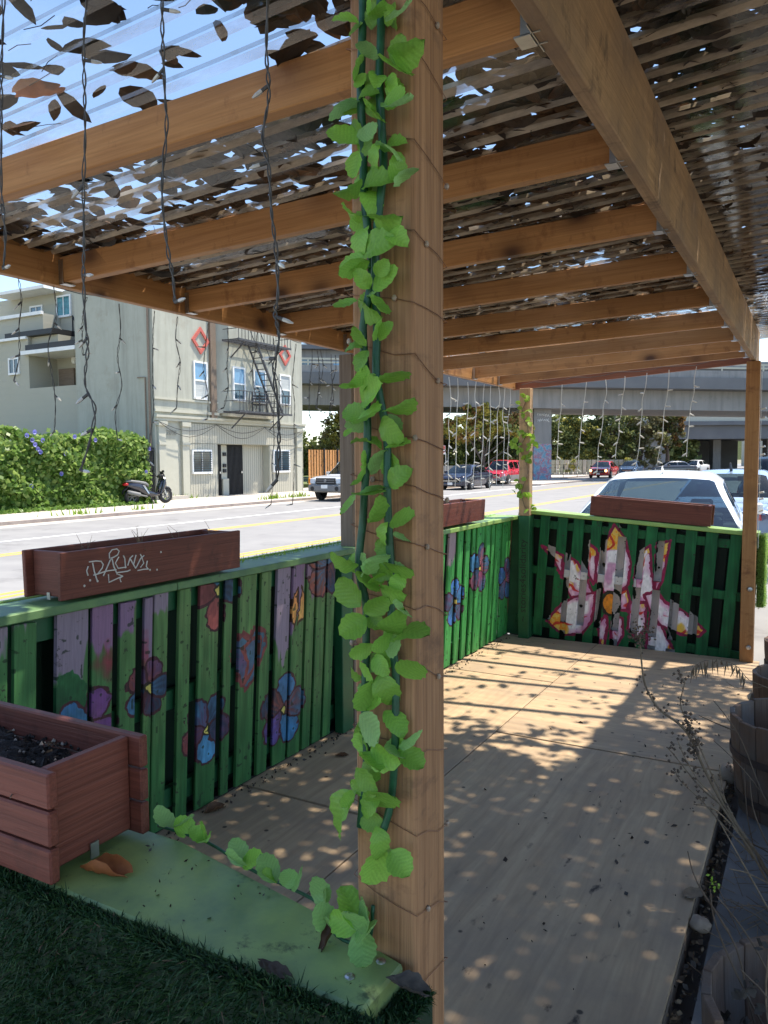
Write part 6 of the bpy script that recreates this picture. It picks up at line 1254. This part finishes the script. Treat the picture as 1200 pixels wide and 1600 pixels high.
LM = [leaf_mesh('leaf', MT[m_], s_, f_, c_) for s_, (m_, f_, c_) in enumerate((('gleaf',.30,.25),('gleaf',.5,.4),('gleaf2',.2,.5),('gleaf',.15,.6),('gleaf',.6,.15)))]
def leaf_at(base, tip, w, parent, view, mesh=None, nm='leaf', side=None):
    base = Vector(base); tip = Vector(tip); d = tip-base; L0 = max(d.length,.008); Lt = max(L0, w/.82); tilt = math.acos(min(1,L0/Lt))
    d.normalize(); view = Vector(view).normalized(); view = (view-d*view.dot(d)).normalized()
    d2 = (d*math.cos(tilt)+view*math.sin(tilt)).normalized(); n = (view*math.cos(tilt)-d*math.sin(tilt)).normalized()
    q = min(1, w/(Lt*.82)); roll = math.acos(q)*(1 if rn.random() < .5 else -1) if side is None else side
    s = d2.cross(n); y = s*math.cos(roll)+n*math.sin(roll); z = d2.cross(y)
    vy = rn.uniform(.84,1.06); m = Matrix((d2*Lt, y*Lt*vy, z*Lt*rn.uniform(.8,1.7))).transposed().to_4x4(); m.translation = base; return link(nm, mesh or rn.choice(LM), parent, m)
gar = [thing('leaf_garland', 'left strand of the bright green artificial leaf garland on the foreground post', 'garland', (-.494,.835,1.1), 'green leaf garland strands'),
       thing('leaf_garland', 'right strand of the bright green artificial leaf garland on the foreground post', 'garland', (-.465,.835,1.1), 'green leaf garland strands')]
for g_, S in zip(gar, (STEMA, STEMB)):
    MB().tube(curve_pts([(x,.838+.004*math.sin(i*2.3),z) for i, (x,z) in enumerate(S)],3), .0052, 8).ob('stem', MT['stem'], g_, True)
rn = random.Random(31)
for i, (k, bx, bz, tx, tz, w) in enumerate(LEAVES):
    y0 = .828+rn.uniform(-.008,.006); y1 = y0+rn.uniform(-.022,.004)-(0 if tx < -520 else 0)
    sc = y0/.825; b_ = Vector((bx/1000*sc,y0,1.6+(bz/1000-1.6)*sc)); s1 = y1/.825; t_ = Vector((tx/1000*s1,y1,1.6+(tz/1000-1.6)*s1))
    leaf_at(b_, t_, w/1000*1.06, gar[k], Vector((0,0,1.6))-b_)
    if rn.random() < .38:     # a darker leaf tucked behind each whorl
        a = rn.uniform(0,6.28); b2 = b_+Vector((0,.014,rn.uniform(-.01,.01))); leaf_at(b2, b2+Vector((math.cos(a)*.030,.002,math.sin(a)*.034)), .026, gar[k], Vector((rn.gauss(0,.5),-1,rn.gauss(0,.4))))
g3 = thing('leaf_garland', 'fallen tail of the leaf garland trailing along the pale green cap board', 'garland', (-.75,.92,.952), 'green leaf garland strands')
MB().tube(curve_pts([(-1.0,.962,.956),(-.88,.955,.958),(-.77,.925,.957),(-.69,.912,.957),(-.61,.895,.957),(-.55,.845,.957),(-.50,.843,.962),(-.488,.838,1.02)],4),.0026,6).ob('stem', MT['stem'], g3, True)
for cx, cy, cz, spec in ((-.96,.957,.962,[(165,.05,.035),(35,.05,.03),(10,.045,.025)]),(-.878,.951,.962,[(60,.036,.036),(180,.03,.03),(300,.03,.03)]),(-.771,.917,.962,[(120,.045,.036),(20,.045,.036),(260,.04,.04)]),(-.697,.906,.962,[(150,.045,.042),(250,.03,.03)]),(-.665,.905,.962,[(25,.045,.042),(140,.03,.03)]),(-.60,.885,.962,[(100,.045,.038),(20,.03,.03)]),(-.55,.845,.962,[(170,.04,.04),(250,.03,.03)]),(-.505,.832,.985,[(120,.06,.04),(45,.05,.045),(-75,.055,.045),(-170,.045,.03),(-30,.04,.04),(100,.035,.04)])):
    for an, l_, w_ in spec:
        a = R(an+rn.uniform(-15,15)); v_ = Vector((math.cos(a),math.sin(a)*.35,.6*math.sin(a)+.22)); v_.z = max(v_.z,-.25 if cz > .97 else .05); b_ = Vector((cx,cy,cz)); leaf_at(b_, b_+v_.normalized()*l_, w_, g3, Vector((0,-.6,1.0)), LM[2] if rn.random() < .6 else None)

# ------------------------------------------------------------ copper fairy lights wound round the post
fl = thing('fairy_light_string', 'thin copper fairy light wire wound around the foreground post', 'fairy lights', (-.4765,.8965,.95))
cor = [(-.5235,.8495),(-.4295,.8495),(-.4295,.9435),(-.5235,.9435)]; rn = random.Random(4); P = []; z = 2.24
while z > .93:
    dz = rn.uniform(.05,.13)
    for k in range(4):
        a, b_ = cor[k], cor[(k+1)%4]
        for t in (0,.35,.7): P.append((a[0]+(b_[0]-a[0])*t, a[1]+(b_[1]-a[1])*t, z-dz*(k+t)/4+rn.gauss(0,.0025)))
    z -= dz
MB().tube(P, .0006, 4).ob('wire', MT['wire_c'], fl)
for i in range(2, len(P), 5): MB().lathe([(.0005,-.004),(.0028,-.002),(.0033,.001),(.0018,.004)],7,P[i]).ob('bulb', MT['bulb_f'], fl)

# ------------------------------------------------------------ icicle light strings
def lstring(label, P, r, mat, group, bulbs, bl=.02, br=.0026, wob=.004, twist=True, bm_='bulb'):
    t = thing('light_string', label, 'string lights', P[0], group); C = curve_pts(P, 8); mb = MB(); ph = rn.uniform(0,6)
    for s_ in ((1,-1) if twist else (0,)):
        mb.tube([c+Vector((math.cos(i*.8+ph+.9*math.sin(i*.23+ph)),math.sin(i*.8+ph+.9*math.sin(i*.23+ph)),0))*wob*(.42+.2*math.sin(i*.37+ph))*s_ for i, c in enumerate(C)], r, 4)
    mb.ob('wire', MT[mat], t)
    for f in bulbs:
        c = C[min(len(C)-1,int(f*len(C)))]; a = rn.uniform(-.9,.9)+(0 if rn.random() < .6 else math.pi); d = Vector((math.cos(a)*.8,math.sin(a)*.5,rn.uniform(-.7,.1))).normalized(); e = c+d*bl
        b_ = MB().tube([c,c+d*bl*.55],[br*.9,br*.9],6); b_.ob('bulb_socket', MT[mat], t); MB().tube([c+d*bl*.55,c+d*bl*.95,e+d*bl*.3],[br,br,br*.4],6).ob('bulb', MT[bm_], t)
    return t
rn = random.Random(17)
G1 = 'grey light strings hanging near the camera'
for S, lab, bf in ((S1,'longest near grey light string hanging just left of the wrapped post',(.14,.30,.47,.62,.74,1)),(S2,'near grey light string ending in a bulb in front of the second rafter',(.08,.22,.5,1)),(S3,'near grey light string dangling in front of the sage building and hedge',(.12,.33,.5,.63,.78,.88,1)),(S4,'leftmost near grey light string at the top left edge',(.35,.7,1))):
    lstring(lab, [(x*.75,.9,1.6+(z-1.6)*.75) for x, y, z in S], .00135, 'wire_d', G1, bf, .022, .0030, .0042)
CN = ['first','second','third','fourth','fifth','sixth','seventh','eighth','ninth','tenth','eleventh','twelfth','thirteenth','fourteenth','fifteenth','sixteenth']
for i, (y, z0, z1) in enumerate(sorted(HX)):
    n = max(4,int((z0-z1)/.1)); P = [(-2.405+rn.gauss(0,.008),y+rn.gauss(0,.008)-.03*k/n,z0+.01-(z0-z1)*k/n) for k in range(n+1)]
    lstring('thin grey light string, %s from the left under the street side beam' % CN[i], P, .0012, 'wire_d', 'grey light strings under the street side beam', [.25,.5,.75,1], .03, .0035, .005, True)
for i, (y, z0, z1) in enumerate(sorted(HX2)):
    n = 7; P = [(-2.405+rn.gauss(0,.006),y-.05*k/n+rn.gauss(0,.006),z0+.02-(z0-z1)*k/n) for k in range(n+1)]
    lstring('thin pale light string, %s right of the wrapped post under the street side beam' % CN[i], P, .0026, 'wire_w', 'pale light strings under the street side beam', [.2,.35,.5,.64,.78,.9], .034, .006, .0, False)
for i, (xa, za, xb, zb) in enumerate(FX):
    n = 7; P = [(xa+(xb-xa)*k/n+rn.gauss(0,.005),6.64,za+.03+(zb-za)*k/n) for k in range(n+1)]
    lstring('pale light string, %s from the left of those hanging under the far end beam' % CN[i], P, .003, 'wire_w', 'pale light strings under the far end beam', [.22,.38,.52,.66,.80,.93], .034, .0065, .0, False)
wr_ = MB(); wr_.tube([(-2.405,1.3,2.24)]+[(-2.407+.004*math.sin(i*3),1.4+i*.2,2.236+.012*math.sin(i*1.7)) for i in range(27)],.0016,4); wr_.tube([(-2.3+i*.12,6.645,2.262+.0605*i*.12*1.0+.012*math.sin(i*2)) for i in range(15)],.0022,4)
tag(wr_.ob('light_cable', MT['wire_d']), 'thin cable stapled along the beams carrying the hanging light strings', 'cable')
rb_ = thing('light_string', 'small pale bulbs down the right edge of the far right post', 'string lights', (-.37,6.6,2.2)); MB().tube([(-.37,6.585,2.25),(-.368,6.58,1.8),(-.366,6.58,1.3),(-.366,6.58,.9)],.002,4).ob('wire', MT['wire_w'], rb_)
for z in (1.97,1.90,1.68,1.62,1.33,1.28,1.19): MB().tube([(-.368,6.58,z),(-.335,6.57,z+.008)],[.007,.008],6).ob('bulb', MT['bulb'], rb_)

# ------------------------------------------------------------ vine on the far corner post
vn = thing('vine', 'yellow green leafy vine twining up the far left corner post', 'vine', (-2.24,6.55,1.1))
MB().tube(curve_pts([(-2.2,6.545,1.12),(-2.26,6.545,1.3),(-2.2,6.545,1.5),(-2.27,6.545,1.7),(-2.2,6.545,1.85),(-2.26,6.545,2.0),(-2.2,6.545,2.15)],4),.004,5).ob('stem', MT['straw'], vn)
VL = leaf_mesh('leaf', MT['vleaf'], 3, .3, .3, .02)
for x, z, n in ((-2.224,2.134,5),(-2.247,2.034,5),(-2.2,1.949,3),(-2.246,1.833,4),(-2.176,1.798,6),(-2.28,1.70,5),(-2.15,1.70,6),(-2.33,1.756,4),(-2.198,1.614,5),(-2.261,1.405,4),(-2.29,1.331,5),(-2.196,1.293,4),(-2.154,1.192,4)):
    for k in range(n):
        a = rn.uniform(0,6.28); b_ = Vector((x+rn.gauss(0,.018),6.53+rn.gauss(0,.01),z+rn.gauss(0,.02))); leaf_at(b_, b_+Vector((math.cos(a)*.05,rn.uniform(-.03,.0),math.sin(a)*.04-.015)), rn.uniform(.03,.055), vn, Vector((.4,-1,.2)), VL)

# ------------------------------------------------------------ dead leaves lying about
def curled(nm, lab, c, L, w, rot, mat, roll=2.4, thick=.012, tilt=0):
    V = []; F = []; m = Matrix.Translation(c) @ Matrix.Rotation(rot,4,'Z') @ Matrix.Rotation(tilt,4,'Y'); nu, nv = 12, 8
    for i in range(nu+1):
        t = i/nu; ww = w*math.sin(math.pi*(.06+.9*t))**.7; rr = roll*(.45+.75*math.sin(math.pi*t)); 
        for j in range(nv+1):
            s = j/nv*2-1; a = s*rr; R0 = ww/max(rr,.2); V.append(m @ Vector((t*L-.5*L+.006*math.sin(j), R0*math.sin(a), R0*(1-math.cos(a))+.10*L*(t-.4)**2+.0015*math.sin(i*1.7+j))))
    for i in range(nu):
        for j in range(nv): a = i*(nv+1)+j; F.append((a,a+nv+1,a+nv+2,a+1))
    return tag(MB().add(V,F).ob(nm, mat, None, True, 0, False), lab, 'leaf')
o = curled('dead_leaf', 'curled bright orange dead leaf on the pale green cap board', (-.962,.812,.952), .085, .036, R(8), MT['orange'], 1.9)
curled('dead_leaf', 'brown curled leaf standing on the pale green cap beside the wrapped post', (-.552,.832,.966), .055, .012, R(70), MT['dry2'], 1.6, tilt=R(-50))
curled('dead_leaf', 'flat dark leaf lying on the front edge of the pale green cap', (-.585,.752,.953), .055, .012, R(-12), MT['dry'], .5)
curled('dead_leaf', 'greyish leaf scrap between the wrapped post and the turf', (-.425,.815,.945), .05, .022, R(30), MT['dry3'], .9, tilt=R(25))
curled('dead_leaf', 'small pinkish dead leaf on the deck at the foot of the left wall', (-2.36,2.62,.004), .10, .045, R(70), MT['dry2'], 1.2)
curled('dead_leaf', 'tan dead leaf on the deck near the left wall by the wrapped post', (-2.2,3.45,.003), .07, .025, R(20), MT['dry2'], .8)
curled('dead_leaf', 'large pale leaf at the sunlit edge of the deck beside the rounded stone', (-.345,2.93,.003), .09, .035, R(50), MT['straw'], .5)
tw = MB(); rn = random.Random(77)
for i in range(60):
    x = rn.uniform(-.98,-.47); y = rn.uniform(.76,.92); tw.m = rn.randrange(2); s_ = rn.choice((.003,.004,.006,.010)); quadleaf(tw, Vector((x,y,.9515)), s_, rn, rn.uniform(.25,.7))
for i in range(150):
    x = -.4-abs(rn.gauss(0,.5)); y = rn.uniform(1.8,6.2); tw.m = rn.randrange(2); s_ = rn.choice((.006,.008,.012,.012,.02,.032)); quadleaf(tw, Vector((x,y,.0035)), s_, rn, rn.uniform(.25,.7))
for i in range(400):
    x = -2.40+abs(rn.gauss(0,.04)); y = rn.uniform(1.2,6.5); tw.m = rn.randrange(2); quadleaf(tw, Vector((x,y,.004)), rn.uniform(.006,.025), rn, .7)
tag(tw.ob('leaf_crumbs', [MT['dry'],MT['dry3']], fixn=False), 'small dead leaf crumbs scattered over the cap board and the deck', 'debris', kind='stuff')
# three big leaves that can be picked out on the clear roof
for lab, x, y, s_, a in (('large orange brown leaf lying on the clear roof, highest on the far left',-1.47,1.13,.115,.2),('rounded brown leaf on the clear roof just left of the second near light string',-1.25,1.20,.10,.9),('folded brown leaf on the clear roof above the first rafter',-1.42,1.42,.10,1.0)):
    curled('dead_leaf', lab, (x,y,zroof(x)+.006), s_, s_*.36, a, MT['orange'] if 'orange' in lab else MT['dry2'], .5)
